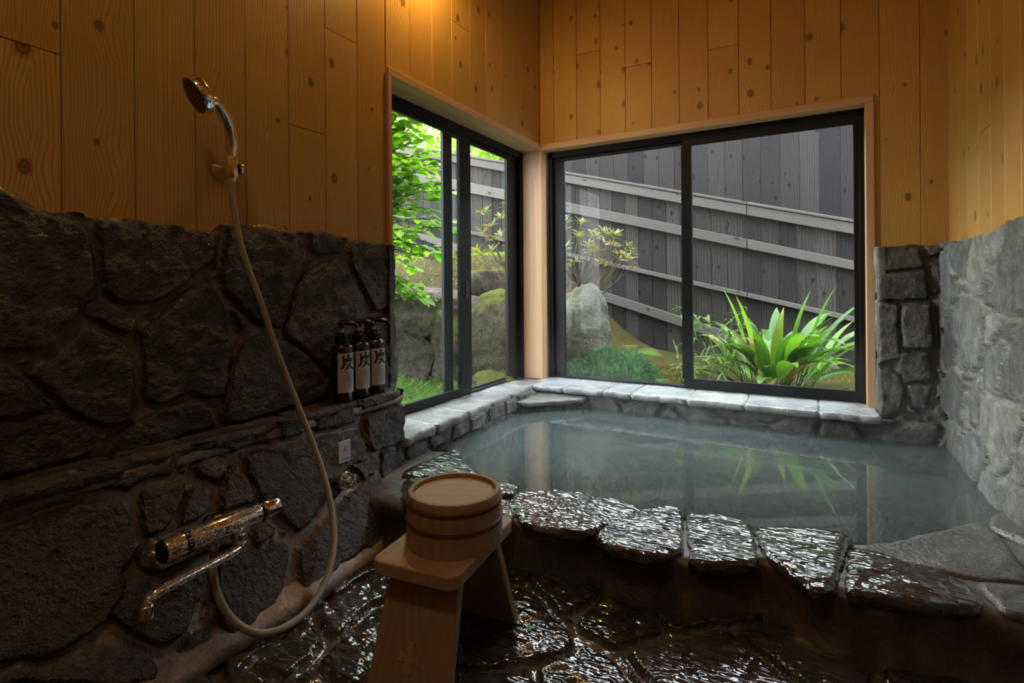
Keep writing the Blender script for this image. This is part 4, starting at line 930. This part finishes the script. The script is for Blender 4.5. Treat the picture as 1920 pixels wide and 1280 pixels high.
# ---------------------------------------------------------------- hand shower, bracket, hose
HO=[Vector(p) for p in HOSE]
end=Vector((MIX[0]-.006,MIX[1],MIX[2]-.030))
HO=HO[:-2]+[end+Vector((.003,-.001,-.022)),end]
HO[0]=Vector((.070,.809,.985))
hs=MB(); hp=catmull(HO,8); hs.tube(hp,.0078,seg=16); ho=hs.build('shower_hose',M['hose'],None,smooth=60); tag(ho,'pale grey shower hose hanging in a long loop from bracket to mixer tap','hose')
br=empty('shower_bracket',(.0,.824,1.022)); tag(br,'small round chrome shower bracket screwed to the wood panelling','bracket')
lath('wall_plate',[(0,.0),(.024,.0),(.025,.003),(.023,.008),(.014,.022),(.012,.040),(0,.041)],M['chrome'],(0,0,0),(1,-.0,.0),br)
m=MB(); m.lathe([(.0095,-.026),(.0145,-.026),(.0155,-.023),(.0145,.0),(.0155,.022),(.0145,.026),(.0095,.026)],M=aim(Vector((.069,-.013,-.002)),(.02,-.02,1)),seg=28); m.build('cradle',M['chrome'],br,smooth=40)
lath('pivot_knob',[(0,0),(.0135,0),(.0145,.002),(.0140,.008),(.011,.0105),(0,.011)],M['chrome'],(.069,.003,-.002),(.0,1,0),br)
sh=empty('hand_shower',(.070,.809,1.02)); tag(sh,'chrome hand shower with black face tilted down from its wall bracket','shower head')
def rel(p): return Vector(p)-Vector((.070,.809,1.02))
neck=catmull([rel((.069,.811,.985))]+[rel(p) for p in NECK[:5]]+[rel(NECK[5])*.35+rel(NECK[4])*.65],6)
n=len(neck); m=MB(); m.tube(neck,[.0088+.0035*math.sin(PI*min(1,i/n*1.1)) for i in range(n)],seg=20,sq=1.15); m.build('handle',M['chrome'],sh,smooth=60)
hc=rel(NECK[5]); nd=Vector((-.25,-.80,-.50)).normalized()
m=MB(); m.lathe([(0,-.018),(.012,-.018),(.030,-.013),(.0400,-.008),(.0425,-.004),(.0425,.012),(.0415,.0145),(.0375,.015)],M=aim(hc,nd),seg=56); hd=m.build('shower_head',M['chrome'],sh,smooth=35,merge=True)
m=MB(); m.lathe([(0,.013),(.0375,.0135),(.0395,.0150),(.0385,.0165),(0,.0172)],M=aim(hc,nd),seg=56)
for rr,k_ in((.008,6),(.016,12),(.024,18),(.031,24)):
    for k in range(k_):
        a=2*PI*k/k_; m.lathe([(.0011,.0165),(.0008,.0184),(0,.0186)],M=aim(hc,nd)@Matrix.Translation((rr*math.cos(a),rr*math.sin(a),0)),seg=6)
m.build('spray_face',M['plastic'],hd,smooth=35)
m=MB(); m.lathe([(.0035,.0),(.003,.006),(0,.0065)],M=aim(hc+nd*.012,Vector((-.55,-.15,-.6))-nd*Vector((-.55,-.15,-.6)).dot(nd))@Matrix.Translation((0,0,.0405)),seg=10); m.build('spray_lever',M['plastic'],hd,smooth=40)

# ================================================================ garden
def S(t): return float(sstep(t))
def ground_z(x,y):
    q=-(x-1.32)*.491+y*.871
    z=.09+.05*S((q-2.6)/1.2)
    z+= .78*sstep((q-3.75)/.9)*sstep((.25-x)/1.3)+.10*sstep((y-3.0)/1.4)*sstep((1.0-x)/1.6)
    z+=.9*sstep((-x-2.2)/3.)*sstep((q-3)/2)+ .5*sstep((y-6)/6)
    return z
gx=np.arange(-9,4.6,.09); gy=np.arange(-2.,11,.09); X,Y=np.meshgrid(gx,gy,indexing='ij')
q=-(X-1.32)*.491+Y*.871
Z=.09+.05*sstep((q-2.6)/1.2)+.78*sstep((q-3.75)/.9)*sstep((.25-X)/1.3)+.10*sstep((Y-3.0)/1.4)*sstep((1.0-X)/1.6)+.9*sstep((-X-2.2)/3.)*sstep((q-3)/2)+.5*sstep((Y-6)/6)
Z=Z+.025*fbm(X*3,Y*3,0,4)
N=X.shape; idx=np.arange(N[0]*N[1]).reshape(N); F=[]
for i in range(N[0]-1):
    for j in range(N[1]-1):
        if gx[i+1]>-.13 and gx[i]<1.98 and gy[j]<2.83: continue
        F.append((int(idx[i,j]),int(idx[i+1,j]),int(idx[i+1,j+1]),int(idx[i,j+1])))
me=bpy.data.meshes.new('garden_ground'); me.from_pydata(np.stack([X,Y,Z],-1).reshape(-1,3).tolist(),[],F)
gr=struct(link('garden_ground',me,M['soil'],smooth=180))
# fence
def fy(x): return 4.26+.095*(1.53-x)
fence=empty('wooden_fence',(-.6,4.47,.2)); tag(fence,'weathered grey board fence with sloping rails behind the garden plants','fence')
FI=Matrix.Translation((.6,-4.47,-.2))
def under(o,par,inv): o.parent=par; o.matrix_parent_inverse=inv; return o
def boards(name,x0,x1,w,ztop,zbot,yf,mat,th=.015,seed=1,gap=.004):
    rs=random.Random(seed); vs=[];fs=[];uv=[];cs=[]
    x=x0
    while x<x1:
        c=(rs.random(),rs.random(),rs.random()); g=gap*rs.uniform(.3,1.2); off=rs.random()*5; dy=rs.uniform(0,.003); b=len(vs)
        for xx in(x+g/2,x+w-g/2):
            for yy in(0,th):
                for z in(zbot(xx),ztop(xx)): vs.append((xx,yf(xx)+yy+dy,z)); uv.append((xx-x,z+off)); cs.append(c)
        # order: x0y0z0,x0y0z1,x0y1z0,x0y1z1,x1...
        for f in((0,4,5,1),(2,3,7,6),(0,1,3,2),(4,6,7,5),(1,5,7,3),(0,2,6,4)): fs.append(tuple(b+k for k in f))
        x+=w
    me=bpy.data.meshes.new(name); me.from_pydata(vs,[],fs); u=me.uv_layers.new(name='UVMap')
    for lp in me.loops: u.data[lp.index].uv=uv[lp.vertex_index]
    at=me.color_attributes.new('Col','FLOAT_COLOR','POINT'); at.data.foreach_set('color',np.array([c+(1,) for c in cs],dtype=np.float32).ravel())
    return link(name,me,mat)
z1=lambda x:1.573-.277*x
under(boards('board_panel',-4.2,2.6,.118,lambda x:z1(x)-.015,lambda x:-.1,lambda x:fy(x)+.032,M['fence'],seed=4,gap=.006),fence,FI)
def rail(name,x0,x1,zt,zb,dep,seed,front=0.):
    n=int((x1-x0)/1.8)+1; 
    vs=[];fs=[];uv=[];cs=[]; rs=random.Random(seed)
    for k in range(n):
        a=x0+(x1-x0)*k/n+.002;b_=x0+(x1-x0)*(k+1)/n-.002; c=(rs.random(),rs.random(),rs.random()); b=len(vs); off=rs.random()*9
        for xx in(a,b_):
            for dy in(0,1):
                for z,w in((zb(xx),0),(zt(xx),.1)): vs.append((xx,fy(xx)+.03-dep*(1-dy)-front,z)); uv.append((w+dy*.05,xx+off)); cs.append(c)
        for f in((0,4,5,1),(2,3,7,6),(0,1,3,2),(4,6,7,5),(1,5,7,3),(0,2,6,4)): fs.append(tuple(b+k2 for k2 in f))
    me=bpy.data.meshes.new(name); me.from_pydata(vs,[],fs); u=me.uv_layers.new(name='UVMap')
    for lp in me.loops: u.data[lp.index].uv=uv[lp.vertex_index]
    at=me.color_attributes.new('Col','FLOAT_COLOR','POINT'); at.data.foreach_set('color',np.array([c_+(1,) for c_ in cs],dtype=np.float32).ravel())
    o=link(name,me,M['rail']); bevel(o,.004,1); return under(o,fence,FI)
rail('cap_rail',-4.2,2.6,lambda x:z1(x)+.012,lambda x:z1(x)-.010,.075,1,-.02)
rail('rail',-4.2,2.6,lambda x:z1(x)-.012,lambda x:z1(x)-.088,.045,2)
rail('rail',-4.2,2.6,lambda x:1.310-.278*x,lambda x:1.224-.264*x,.045,3)
rail('rail',-4.2,2.6,lambda x:.878-.242*x,lambda x:.842-.242*x,.055,4)
rail('rail',-4.2,2.6,lambda x:.592-.30*x,lambda x:.512-.30*x,.045,5)
# dark neighbouring building
bd=empty('neighbour_building',(1.4,5.3,0)); tag(bd,'tall dark board-clad building rising behind the fence','building')
BI=Matrix.Translation((-1.4,-5.3,0))
under(boards('wall',-1.02,4.6,.15,lambda x:2.42,lambda x:-.1,lambda x:5.2,M['bldg'],seed=8,gap=.003),bd,BI)
m=MB(); m.box((-1.02,5.218,-.1),(4.6,8.5,2.42)); under(m.build('wall',M['bldg']) ,bd,BI)
m=MB(); m.box((-1.05,5.15,2.42),(4.9,8.9,2.46)); under(m.build('roof',simple('roof_dark',(.05,.05,.055),.7)),bd,BI)
# rocks
def rock(name,loc,size,mat,label,seed,flat=0.,rot=0.,amp=.28,sub=5,parent=None,group=None,cut=None,cat='rock'):
    bm=bmesh.new(); bmesh.ops.create_icosphere(bm,subdivisions=sub,radius=1.)
    V=np.array([v.co[:] for v in bm.verts])
    n=amp*fbm(V[:,0]*1.1+seed,V[:,1]*1.1,V[:,2]*1.1+seed*.3,2)+amp*.6*fbm(V[:,0]*2.7+seed,V[:,1]*2.7+9,V[:,2]*3.4,4)+.02*fbm(V[:,0]*11,V[:,1]*11,V[:,2]*11,2)
    # planar facets
    rs=np.random.RandomState(seed)
    for _ in range(9):
        d=rs.normal(size=3); d/=np.linalg.norm(d); k=rs.uniform(.68,.92); p=V@d; ex=np.maximum(p-k,0); V=V-ex[:,None]*d*.85
    V=V*(1+n[:,None]*.6)
    V=V*np.array(size)
    c,s=math.cos(rot),math.sin(rot); V=np.stack([V[:,0]*c-V[:,1]*s,V[:,0]*s+V[:,1]*c,V[:,2]],1)
    for v,p in zip(bm.verts,V): v.co=p
    me=bpy.data.meshes.new(name); bm.to_mesh(me); bm.free()
    o=link(name,me,mat,parent,smooth=180,loc=loc)
    if parent is None: tag(o,label,cat,group)
    return o
rock('rock',(.02,3.22,.40),(.19,.17,.35),M['rockL'],'tall pale lichen-covered boulder beside the corner post, behind the juniper',3,rot=.3,amp=.16)
rock('rock',(.10,3.08,.17),(.17,.12,.10),M['rockP'],'low reddish rock at the foot of the tall lichen boulder',8)
rock('rock',(-.98,2.92,.50),(.52,.30,.22),M['rockP'],'large flat-topped pinkish rock overhanging a dark hollow, in the left window',5,rot=.5,amp=.2)
rock('rock',(-1.00,2.74,.22),(.27,.16,.30),M['rockA'],'dark upright rock in shade under the overhanging pinkish rock',12,amp=.2)
rock('rock',(-.72,2.83,.30),(.20,.17,.30),M['rockA'],'brown upright rock supporting the right end of the overhanging rock',15,amp=.2)
rock('rock',(-.66,3.16,.70),(.19,.17,.17),M['rockA'],'small grey boulder capped with yellow moss, on top of the mossy rock',21,amp=.15)
rock('rock',(-.38,2.90,.36),(.30,.24,.33),M['rockM'],'big moss-covered boulder beside the corner post, in the left window',25,amp=.2)
rock('rock',(-.24,2.55,.16),(.20,.15,.09),M['rockM'],'low flat mossy rock lying just outside the left window',31,amp=.2)
rock('rock',(-.02,2.99,.16),(.10,.09,.07),M['rockA'],'small round grey stone by the foot of the big mossy boulder',33)
rock('rock',(-.72,2.16,.28),(.10,.13,.27),M['rockA'],'pointed mossy stone at the left edge of the left window',37,amp=.15,rot=.4)
rock('rock',(-1.50,3.75,.92),(.18,.16,.14),M['rockA'],'small distant rock on the mossy bank under the leafy branches',41)
# leaves
def leaf(m,base,d,up,L,Wd,col,droop=.2,fold=.15,seg=5,ovate=.4,curl=0.):
    d=Vector(d).normalized(); s=d.cross(Vector(up)); 
    if s.length<1e-3: s=d.cross(Vector((1,0,0)))
    s.normalize(); u=s.cross(d).normalized(); b=Vector(base); vs=[];fs=[]
    for i in range(seg+1):
        t=i/seg; w=Wd*.5*(math.sin(PI*min(1,t**ovate*1.0)) if t<1 else 0); w=Wd*.5*max(0,(t**(ovate))*(1-t)**.75*1.75)
        c=b+d*(L*t)-Vector((0,0,1))*(droop*L*t*t)+u*(curl*L*t*(1-t))
        f=u*(fold*w)
        if i==0: w=.0008
        vs+= [c-s*w+f,c,c+s*w+f]
    for i in range(seg):
        for k in(0,1): fs.append((3*i+k,3*i+k+1,3*i+k+4,3*i+k+3))
    m.add(vs,fs,col)
def jc(c,r,a=.2): 
    k=1+r.uniform(-a,a); return tuple(max(0,x*k*(1+r.uniform(-a*.3,a*.3))) for x in c)
def ru(r): 
    v=Vector((r.gauss(0,1),r.gauss(0,1),r.gauss(0,1))); return v.normalized()
# broad-leaved shrub in the left window
def leafy(name,base,label,branches,r,cols,L,Wd,spacing,stem_r=.01,ov=.45,drp=.35,updir=.55,cat='shrub',mat='leaf',group=None):
    root=empty(name,base); tag(root,label,cat,group)
    fm=MB(); sm_=MB(); b0=Vector(base)
    for br_ in branches:
        pts=catmull([Vector(p)-b0 for p in br_],7); n=len(pts)
        sm_.tube(pts,[stem_r*(1-.8*i/n) for i in range(n)],seg=6)
        acc=0; side=1; tot=sum((pts[i+1]-pts[i]).length for i in range(n-1)); run=0
        for i in range(n-1):
            sg=(pts[i+1]-pts[i]); run+=sg.length; acc+=sg.length
            while acc>spacing:
                acc-=spacing
                if run<tot*.22: continue
                side=-side; dd=sg.normalized(); sd=dd.cross(Vector((0,0,1))).normalized()*side
                for q in range(1 if r.random()<.5 else 2):
                    d=(dd*r.uniform(.2,.9)+sd*r.uniform(.6,1.1)*(1 if q==0 else -1)+Vector((0,0,r.uniform(-.3,.3)))).normalized()
                    p=pts[i+1]+ru(r)*.012
                    fm.tube([p,p+d*L*.18],.0012,seg=3,cap=False,col=cols[0])
                    leaf(fm,p+d*L*.18,d,(r.uniform(-.35,.35),r.uniform(-.35,.35),1),L*r.uniform(.6,1.15),Wd*r.uniform(.7,1.1),jc(r.choice(cols),r,.25),droop=r.uniform(.05,drp),ovate=ov)
    fm.build('foliage',M[mat],root); sm_.build('stem',M['bark'],root,smooth=60); return root
r=random.Random(11); B0=(-1.18,2.36,.12); brs=[]
for k in range(95):
    h=r.uniform(.62,2.2); q_=r.uniform(0,1)**.7; tip=Vector((-.50-.50*(1-q_)-.12*abs(h-1.2),2.42+r.uniform(-.25,.25),h))
    if h<.85: tip.x-=.10
    mid=Vector((-1.08+r.uniform(-.12,.12),2.3+r.uniform(-.12,.12),.25+h*.55))
    brs.append([B0,(B0[0]+r.uniform(-.04,.04),B0[1]+r.uniform(-.04,.04),.2+h*.25),mid,(mid+tip)/2+Vector((0,0,.12)),tip])
leafy('leafy_shrub',B0,'bright green broad-leaved shrub arching over the rocks in the left window',brs,r,[(.22,.42,.025),(.28,.48,.04),(.16,.34,.025),(.34,.52,.06)],.085,.062,.024,.009)
# rhododendron with whorls of narrow leaves
def whorled(name,base,label,tips,r,L,Wd,nm=5):
    root=empty(name,base); tag(root,label,'shrub'); b0=Vector(base); fm=MB(); sm_=MB(); mains=[]
    tl=[Vector(t_)-b0 for t_ in tips]
    for k in range(nm):
        e=r.choice(tl)*r.uniform(.5,.62); e.z*=.9; pp=catmull([(0,0,-.03),e*.5+Vector((r.uniform(-.06,.06),r.uniform(-.05,.05),.0)),e],7); mains.append(pp)
        sm_.tube(pp,[.009*(1-.45*i/len(pp)) for i in range(len(pp))],seg=7)
    for tp in tl:
        st_=min((q for pp in mains for q in pp[6:]),key=lambda q:(q-tp).length+max(0,q.z-tp.z)*2)
        mid=(st_+tp)*.5+Vector((r.uniform(-.03,.03),r.uniform(-.03,.03),-.02)); pts=catmull([st_,mid,tp],6)
        sm_.tube(pts,[.0042*(1-.5*i/len(pts)) for i in range(len(pts))],seg=5)
        ax=(pts[-1]-pts[-3]).normalized()+Vector((0,0,.4)); ax.normalize(); s=ax.cross(Vector((1,0,0))).normalized(); u=ax.cross(s)
        k=r.randint(7,10)
        for i in range(k):
            a=2*PI*i/k+r.uniform(-.3,.3); e=r.uniform(.25,1.0)
            d=(s*math.cos(a)+u*math.sin(a))*1.0+ax*e
            leaf(fm,tp-ax*r.uniform(0,.02),d,ax,L*r.uniform(.7,1.1),Wd*r.uniform(.8,1.1),jc(r.choice([(.22,.19,.04),(.27,.22,.06),(.15,.19,.04),(.11,.15,.035),(.2,.11,.03)]),r,.2),droop=r.uniform(0,.25),ovate=.6,fold=.35)
    fm.build('foliage',M['leafg'],root); sm_.build('stem',M['bark'],root,smooth=60)
r=random.Random(3); tips=[]
for k in range(46): tips.append((r.uniform(-.30,.30),3.42+r.uniform(-.16,.2),0)); 
tips=[(x,y,.80+.42*math.sqrt(max(0,1-((x+.02)/.36)**2))*r.uniform(.15,1.)+ (-.05 if x>.15 else .0)) for x,y,_ in tips]
whorled('rhododendron_shrub',(-.10,3.45,.30),'shrub with whorls of narrow yellow-brown leaves above the lichen boulder',tips,r,.075,.020)
tips=[(-.76,3.28,1.26),(-.68,3.25,1.16),(-.62,3.3,1.22),(-.70,3.3,1.06),(-.58,3.22,1.08),(-.50,3.3,1.2),(-.66,3.22,.98),(-.88,3.35,1.0),(-.80,3.3,.96),(-.45,3.2,1.0),(-.5,3.25,.9),(-.78,3.3,1.12),(-.55,3.28,1.30)]
whorled('rhododendron_shrub',(-.42,3.42,.42),'sparse shrub with narrow bronze leaves rising beside the moss-capped boulder',tips,r,.10,.026)
# aspidistra clump
r=random.Random(21)
root=empty('aspidistra',(1.13,3.28,.12)); tag(root,'clump of broad upright glossy green aspidistra leaves in the right-hand window pane','plant')
fm=MB(); sm_=MB()
def blade(m,base,d0,L,Wd,col,bend,seg=10,sm_=None):
    p=Vector(base); d=Vector(d0).normalized(); hor=Vector((d.x,d.y,0)); hor=hor.normalized() if hor.length>1e-3 else Vector((1,0,0)); s=hor.cross(Vector((0,0,1))).normalized()
    s=(s+Vector((0,0,1))*random.uniform(-.3,.3)).normalized()
    vs=[];fs=[]; st=.28
    pts=[p.copy()]
    for i in range(seg+4):
        p=p+d*(L/(seg+4)); d=(d+(hor*.6-Vector((0,0,1)))*(bend/(seg+4))*(.4+1.6*i/(seg+4))).normalized(); pts.append(p.copy())
    if sm_: sm_.tube(pts[:5],.0032,seg=5,cap=False,col=tuple(c*.7 for c in col))
    q=pts[4:]; n=len(q)
    for i,c in enumerate(q):
        t=i/(n-1); w=Wd*.5*max(0,math.sin(PI*t**.75))**.8 if 0<t<1 else .001
        td=(q[min(i+1,n-1)]-q[max(i-1,0)]).normalized(); nn=td.cross(s).normalized()
        vs+=[c-s*w-nn*w*.18,c-s*w*.5,c+nn*w*.10,c+s*w*.5,c+s*w-nn*w*.18]
    for i in range(n-1):
        for k in range(4): fs.append((5*i+k,5*i+k+1,5*i+k+6,5*i+k+5))
    m.add(vs,fs,col)
for k in range(64):
    a=r.uniform(0,2*PI); rad=r.uniform(0,.16); el=r.choice([r.uniform(.9,1.4),r.uniform(.35,.9)])
    d=Vector((math.cos(a)*math.cos(el),math.sin(a)*math.cos(el),math.sin(el)))
    Lb=r.uniform(.42,.66)
    if d.y<-.2: d.y*=.5; d.z+=.25; Lb*=.85
    col=jc(r.choice([(.06,.16,.015),(.09,.21,.02),(.04,.12,.015),(.14,.27,.025),(.09,.2,.02)] if r.random()>.06 else [(.30,.22,.09),(.26,.17,.07)]),r,.2)
    blade(fm,(math.cos(a)*rad*1.3,math.sin(a)*rad*.8,-.02),d,Lb,r.uniform(.055,.085),col,r.uniform(.5,1.6),sm_=sm_)
# a few upright ones in front
for (dx,dy,L_,c) in((-.18,.0,.62,(.16,.31,.02)),(-.12,-.05,.58,(.18,.34,.02)),(.02,.02,.50,(.20,.29,.03)),(.22,.0,.64,(.07,.18,.02)),(.12,.03,.60,(.08,.2,.02))):
    blade(fm,(dx*.5,dy-.05,-.02),(dx,dy,1.2),L_,.085,c,.35,sm_=sm_)
fm.build('foliage',M['leafg'],root); sm_.build('stalks',M['leafg'],root)
# bamboo grass
def bamboo(name,base,label,r,n,spread,L):
    root=empty(name,base); tag(root,label,'plant'); fm=MB()
    for k in range(n):
        a=r.uniform(0,2*PI); tip=Vector((math.cos(a)*r.uniform(.2,1)*spread[0],math.sin(a)*r.uniform(.2,1)*spread[1],r.uniform(.5,1)*spread[2]))
        pts=catmull([(0,0,-.03),tip*.5+Vector((0,0,.04)),tip],4); fm.tube(pts,.0012,seg=4,cap=False,col=(.20,.26,.08))
        for q in range(r.randint(3,6)):
            d=(tip.normalized()*.5+ru(r)*.9); d.z*=.5
            leaf(fm,tip-tip.normalized()*r.uniform(0,.04),d,(0,0,1),L*r.uniform(.7,1.2),L*.17,jc(r.choice([(.15,.26,.04),(.2,.32,.06),(.10,.2,.03)]),r,.2),droop=r.uniform(.1,.5),ovate=.6)
    fm.build('foliage',M['leaf'],root)
bamboo('bamboo_grass',(.80,3.08,.15),'low pale green bamboo grass left of the aspidistra clump',random.Random(5),26,(.22,.2,.20),.10)
bamboo('bamboo_grass',(.86,3.30,.18),'taller bamboo grass sprays reaching left out of the aspidistra',random.Random(6),14,(.26,.1,.42),.12)
# fern by the fence
def fern(name,base,label,r,n,L):
    root=empty(name,base); tag(root,label,'fern'); fm=MB()
    for k in range(n):
        a=r.uniform(0,2*PI); d=Vector((math.cos(a),math.sin(a)*.6,1.1)).normalized(); p=Vector((0,0,-.01)); hor=Vector((d.x,d.y,0)).normalized(); s=hor.cross(Vector((0,0,1)))
        c=jc((.2,.32,.05),r,.2); pts=[p.copy()]
        for i in range(14): 
            p=p+d*(L/14); d=(d+(hor*.5-Vector((0,0,1)))*.10).normalized(); pts.append(p.copy())
            if i>1:
                w=L*.22*math.sin(PI*min(1,(i/14)**.8))+.004
                for sd in(-1,1): leaf(fm,p,s*sd+d*.4,(0,0,1),w,w*.3,c,droop=.1,seg=3,ovate=.6)
        fm.tube(pts,.001,seg=3,cap=False,col=c)
    fm.build('foliage',M['leaf'],root)
fern('fern',(.24,3.55,.23),'small light green fern behind the juniper, right of the lichen boulder',random.Random(9),14,.22)
fern('fern',(-.52,2.98,.56),'bright little fern growing on top of the mossy boulder',random.Random(10),12,.13)
fern('fern',(-.30,2.66,.20),'small fern between the low flat rock and the mossy boulder',random.Random(12),10,.12)
fern('fern',(.52,3.0,.17),'tiny fern at the edge of the brown moss mound',random.Random(14),8,.12)
# juniper mound
def mound(name,base,size,label,r,n,L,Wd,cols,mat,seed,cat,kern=None,nt=2):
    root=empty(name,base); tag(root,label,cat); 
    core=rock('foliage_core' if kern else 'core',(0,0,0),tuple(s*.86 for s in size),kern or M['soil'],None,seed,amp=.25,sub=4,parent=root)
    me=core.data; fm=MB(); vv=[v for v in me.vertices if v.co.z>-.01]
    for k in range(n):
        v=r.choice(vv); nn=Vector(v.normal); p=Vector(v.co)+ru(r)*.012
        d0=(nn+ru(r)*.6+Vector((0,0,.35))).normalized(); ln=L*r.uniform(.5,1.3); c=jc(r.choice(cols),r,.25)
        for q in range(nt):
            d=(d0+ru(r)*.45).normalized(); leaf(fm,p+d0*ln*q*.35,d,ru(r),ln,Wd,c,droop=.05,seg=2,ovate=.5,fold=0)
    fm.build('foliage',M[mat],root); return root
mound('juniper_shrub',(.26,3.06,.12),(.38,.25,.215),'low blue-green juniper mound just outside the back window',random.Random(4),6500,.026,.0042,[(.09,.18,.095),(.13,.24,.13),(.06,.13,.065),(.18,.29,.17)],'needle',4,'shrub',simple('juniper_core',(.05,.09,.045),.9),3)
mound('moss_mound',(.55,3.36,.10),(.34,.26,.13),'rounded mound of brown and yellow-green moss right of the juniper',random.Random(8),4200,.012,.004,[(.20,.11,.025),(.26,.16,.03),(.22,.22,.03),(.13,.07,.02)],'needle',9,'moss',M['moss'],2)
# grass outside the left window
r=random.Random(31); fm=MB()
for k in range(9000):
    x=r.uniform(-1.25,-.16); y=r.uniform(1.55,2.75); 
    if r.random()<.25*float(y>2.5): continue
    z=float(ground_z(x,y)); t=float(vnoise(x*5,y*5)); h=.07+.07*(t+1)*.5+(.05 if r.random()<.06 else 0)
    a=r.uniform(0,2*PI); d=Vector((math.cos(a)*.6,math.sin(a)*.6,1)); leaf(fm,(x,y,z-.01),d,ru(r),h*r.uniform(.7,1.3),.0042,jc(r.choice([(.12,.25,.035),(.18,.33,.045),(.09,.2,.035),(.25,.36,.09)]),r,.25),droop=.45,seg=3,ovate=.3,fold=0)
g=fm.build('grass',M['leaf']); tag(g,'thick green grass growing just outside the left window','grass',kind='stuff')
r=random.Random(32); fm=MB()
for k in range(5000):
    x=r.uniform(-2.6,-.6); y=r.uniform(3.2,4.4); q_=-(x-1.32)*.491+y*.871
    if q_<3.95: continue
    leaf(fm,(x,y,float(ground_z(x,y))-.005),(r.gauss(0,.5),r.gauss(0,.5),1),ru(r),.05*r.uniform(.5,1.4),.008,jc(r.choice([(.2,.26,.03),(.27,.3,.05),(.16,.24,.03)]),r,.2),droop=.3,seg=2,ovate=.4,fold=0)
for k in range(9000):
    x=r.uniform(-.15,2.3); y=r.uniform(2.9,4.3)
    leaf(fm,(x,y,float(ground_z(x,y))-.004),(r.gauss(0,.7),r.gauss(0,.7),1),ru(r),.028*r.uniform(.5,1.5),.006,jc(r.choice([(.16,.09,.02),(.20,.13,.025),(.12,.07,.02),(.17,.19,.025)]),r,.25),droop=.3,seg=2,ovate=.4,fold=0)
g=fm.build('moss_carpet',M['leaf']); tag(g,'yellow-green and brown mossy ground cover on the bank below the fence','moss',kind='stuff')
# trees beyond the fence
def tree(x,y,z0,h,rad,label,r,n,cols,L):
    root=empty('garden_tree',(x,y,z0)); tag(root,label,'tree','sunlit trees beyond the fence')
    fm=MB(); cl=[(Vector((r.uniform(-.7,.7)*rad,r.uniform(-.7,.7)*rad,h*.35+r.uniform(0,.62)*h)),rad*r.uniform(.3,.5)) for _ in range(26)]
    for k in range(n):
        c,q_=r.choice(cl); p=c+ru(r)*q_*r.uniform(.7,1.)
        leaf(fm,p,ru(r),(r.gauss(0,.4),r.gauss(0,.4),1),L*r.uniform(.7,1.3),L*.6,jc(r.choice(cols),r,.3),droop=.2,seg=2,ovate=.45)
    fm.build('foliage',M['leaf'],root)
    m=MB(); m.tube(catmull([(0,0,-.3),(.03,.02,h*.3),(-.05,.04,h*.75)],6),[.07-.003*i for i in range(13)],seg=8); m.build('trunk',M['bark'],root,smooth=60)
r=random.Random(17); cg=[(.24,.36,.06),(.32,.42,.09),(.18,.30,.04),(.38,.45,.13)]
tree(-2.35,6.3,.3,2.7,1.05,'round bright yellow-green tree beyond the fence, nearest the dark building',r,6500,cg,.11)
tree(-4.7,6.3,.6,3.2,1.15,'tall pale green tree beyond the fence, seen over the leafy shrub',r,7000,cg,.12)
tree(-7.4,6.0,1.0,3.6,1.3,'tall green tree furthest left beyond the garden',r,6000,cg,.13)
tree(-4.2,9.6,.6,4.2,1.7,'large pale tree in the distance behind the other trees',r,7000,cg,.16)
# ---------------------------------------------------------------- lights
lp=empty('wall_lamp',(0,1.56,2.08)); tag(lp,'warm wall lamp above the left window','lamp')
m=MB(); m.box((0,-.05,-.05),(.018,.05,.05)); o=m.build('backplate',M['frame'],lp); bevel(o,.003,1)
m=MB(); m.tube([(.01,0,0),(.07,0,.01),(.11,0,.0)],.008,seg=10); m.build('arm',M['frame'],lp,smooth=60)
m=MB(); m.lathe([(.012,.02),(.05,-.01),(.075,-.05),(.073,-.05),(.048,-.012),(.010,.016)],M=Matrix.Translation((.115,0,.0)),seg=32); m.build('lamp_shade',M['frame'],lp,smooth=60)
def point(name,loc,e,col,rad,parent=None):
    l=bpy.data.lights.new(name,'POINT'); l.energy=e; l.color=col; l.shadow_soft_size=rad; o=bpy.data.objects.new(name,l); COL.objects.link(o); o.location=loc; return o
point('wall_lamp_bulb',(.115,1.56,2.03),LAMP1,(1.,.60,.18),.025)
cl=empty('added_fill_lamp',(.95,-.25,2.5)); tag(cl,'added round fill lamp, unseen on the ceiling over the washing area','lamp')  # unseen lamp added behind the camera as warm room fill
m=MB(); m.lathe([(0,-.03),(.09,-.03),(.12,-.012),(.12,.0)],seg=40); o=m.build('fill_lamp_base',M['frame'],cl,smooth=40)
point('added_fill_bulb',(.95,-.25,2.36),FILL_LAMP,(1.,.80,.60),.10)  # added fill light, evens out the wood of the left wall
w=bpy.data.worlds.new('World'); bpy.context.scene.world=w; w.use_nodes=True; nt=w.node_tree; bg=nt.nodes['Background']; bg.inputs[0].default_value=(.86,.93,1,1); bg.inputs[1].default_value=SKY
sn=bpy.data.lights.new('sun','SUN'); sn.energy=SUN; sn.angle=math.radians(28); sn.color=(1,.95,.86); so=bpy.data.objects.new('sun',sn); COL.objects.link(so)
so.rotation_euler=(-Vector((-.95,-.04,.26))).to_track_quat('-Z','Y').to_euler()
sc=bpy.context.scene; sc.view_settings.view_transform='Standard'; sc.view_settings.look='None'; sc.view_settings.gamma=1; sc.view_settings.exposure=EXPO
sc.view_settings.use_curve_mapping=False
cy=sc.cycles; cy.max_bounces=10; cy.diffuse_bounces=5; cy.glossy_bounces=5; cy.transmission_bounces=8; cy.transparent_max_bounces=16; cy.volume_bounces=1; cy.sample_clamp_indirect=6; cy.use_denoising=True; cy.caustics_reflective=False; cy.caustics_refractive=False
try: cy.volume_step_rate=2.0
except Exception: pass
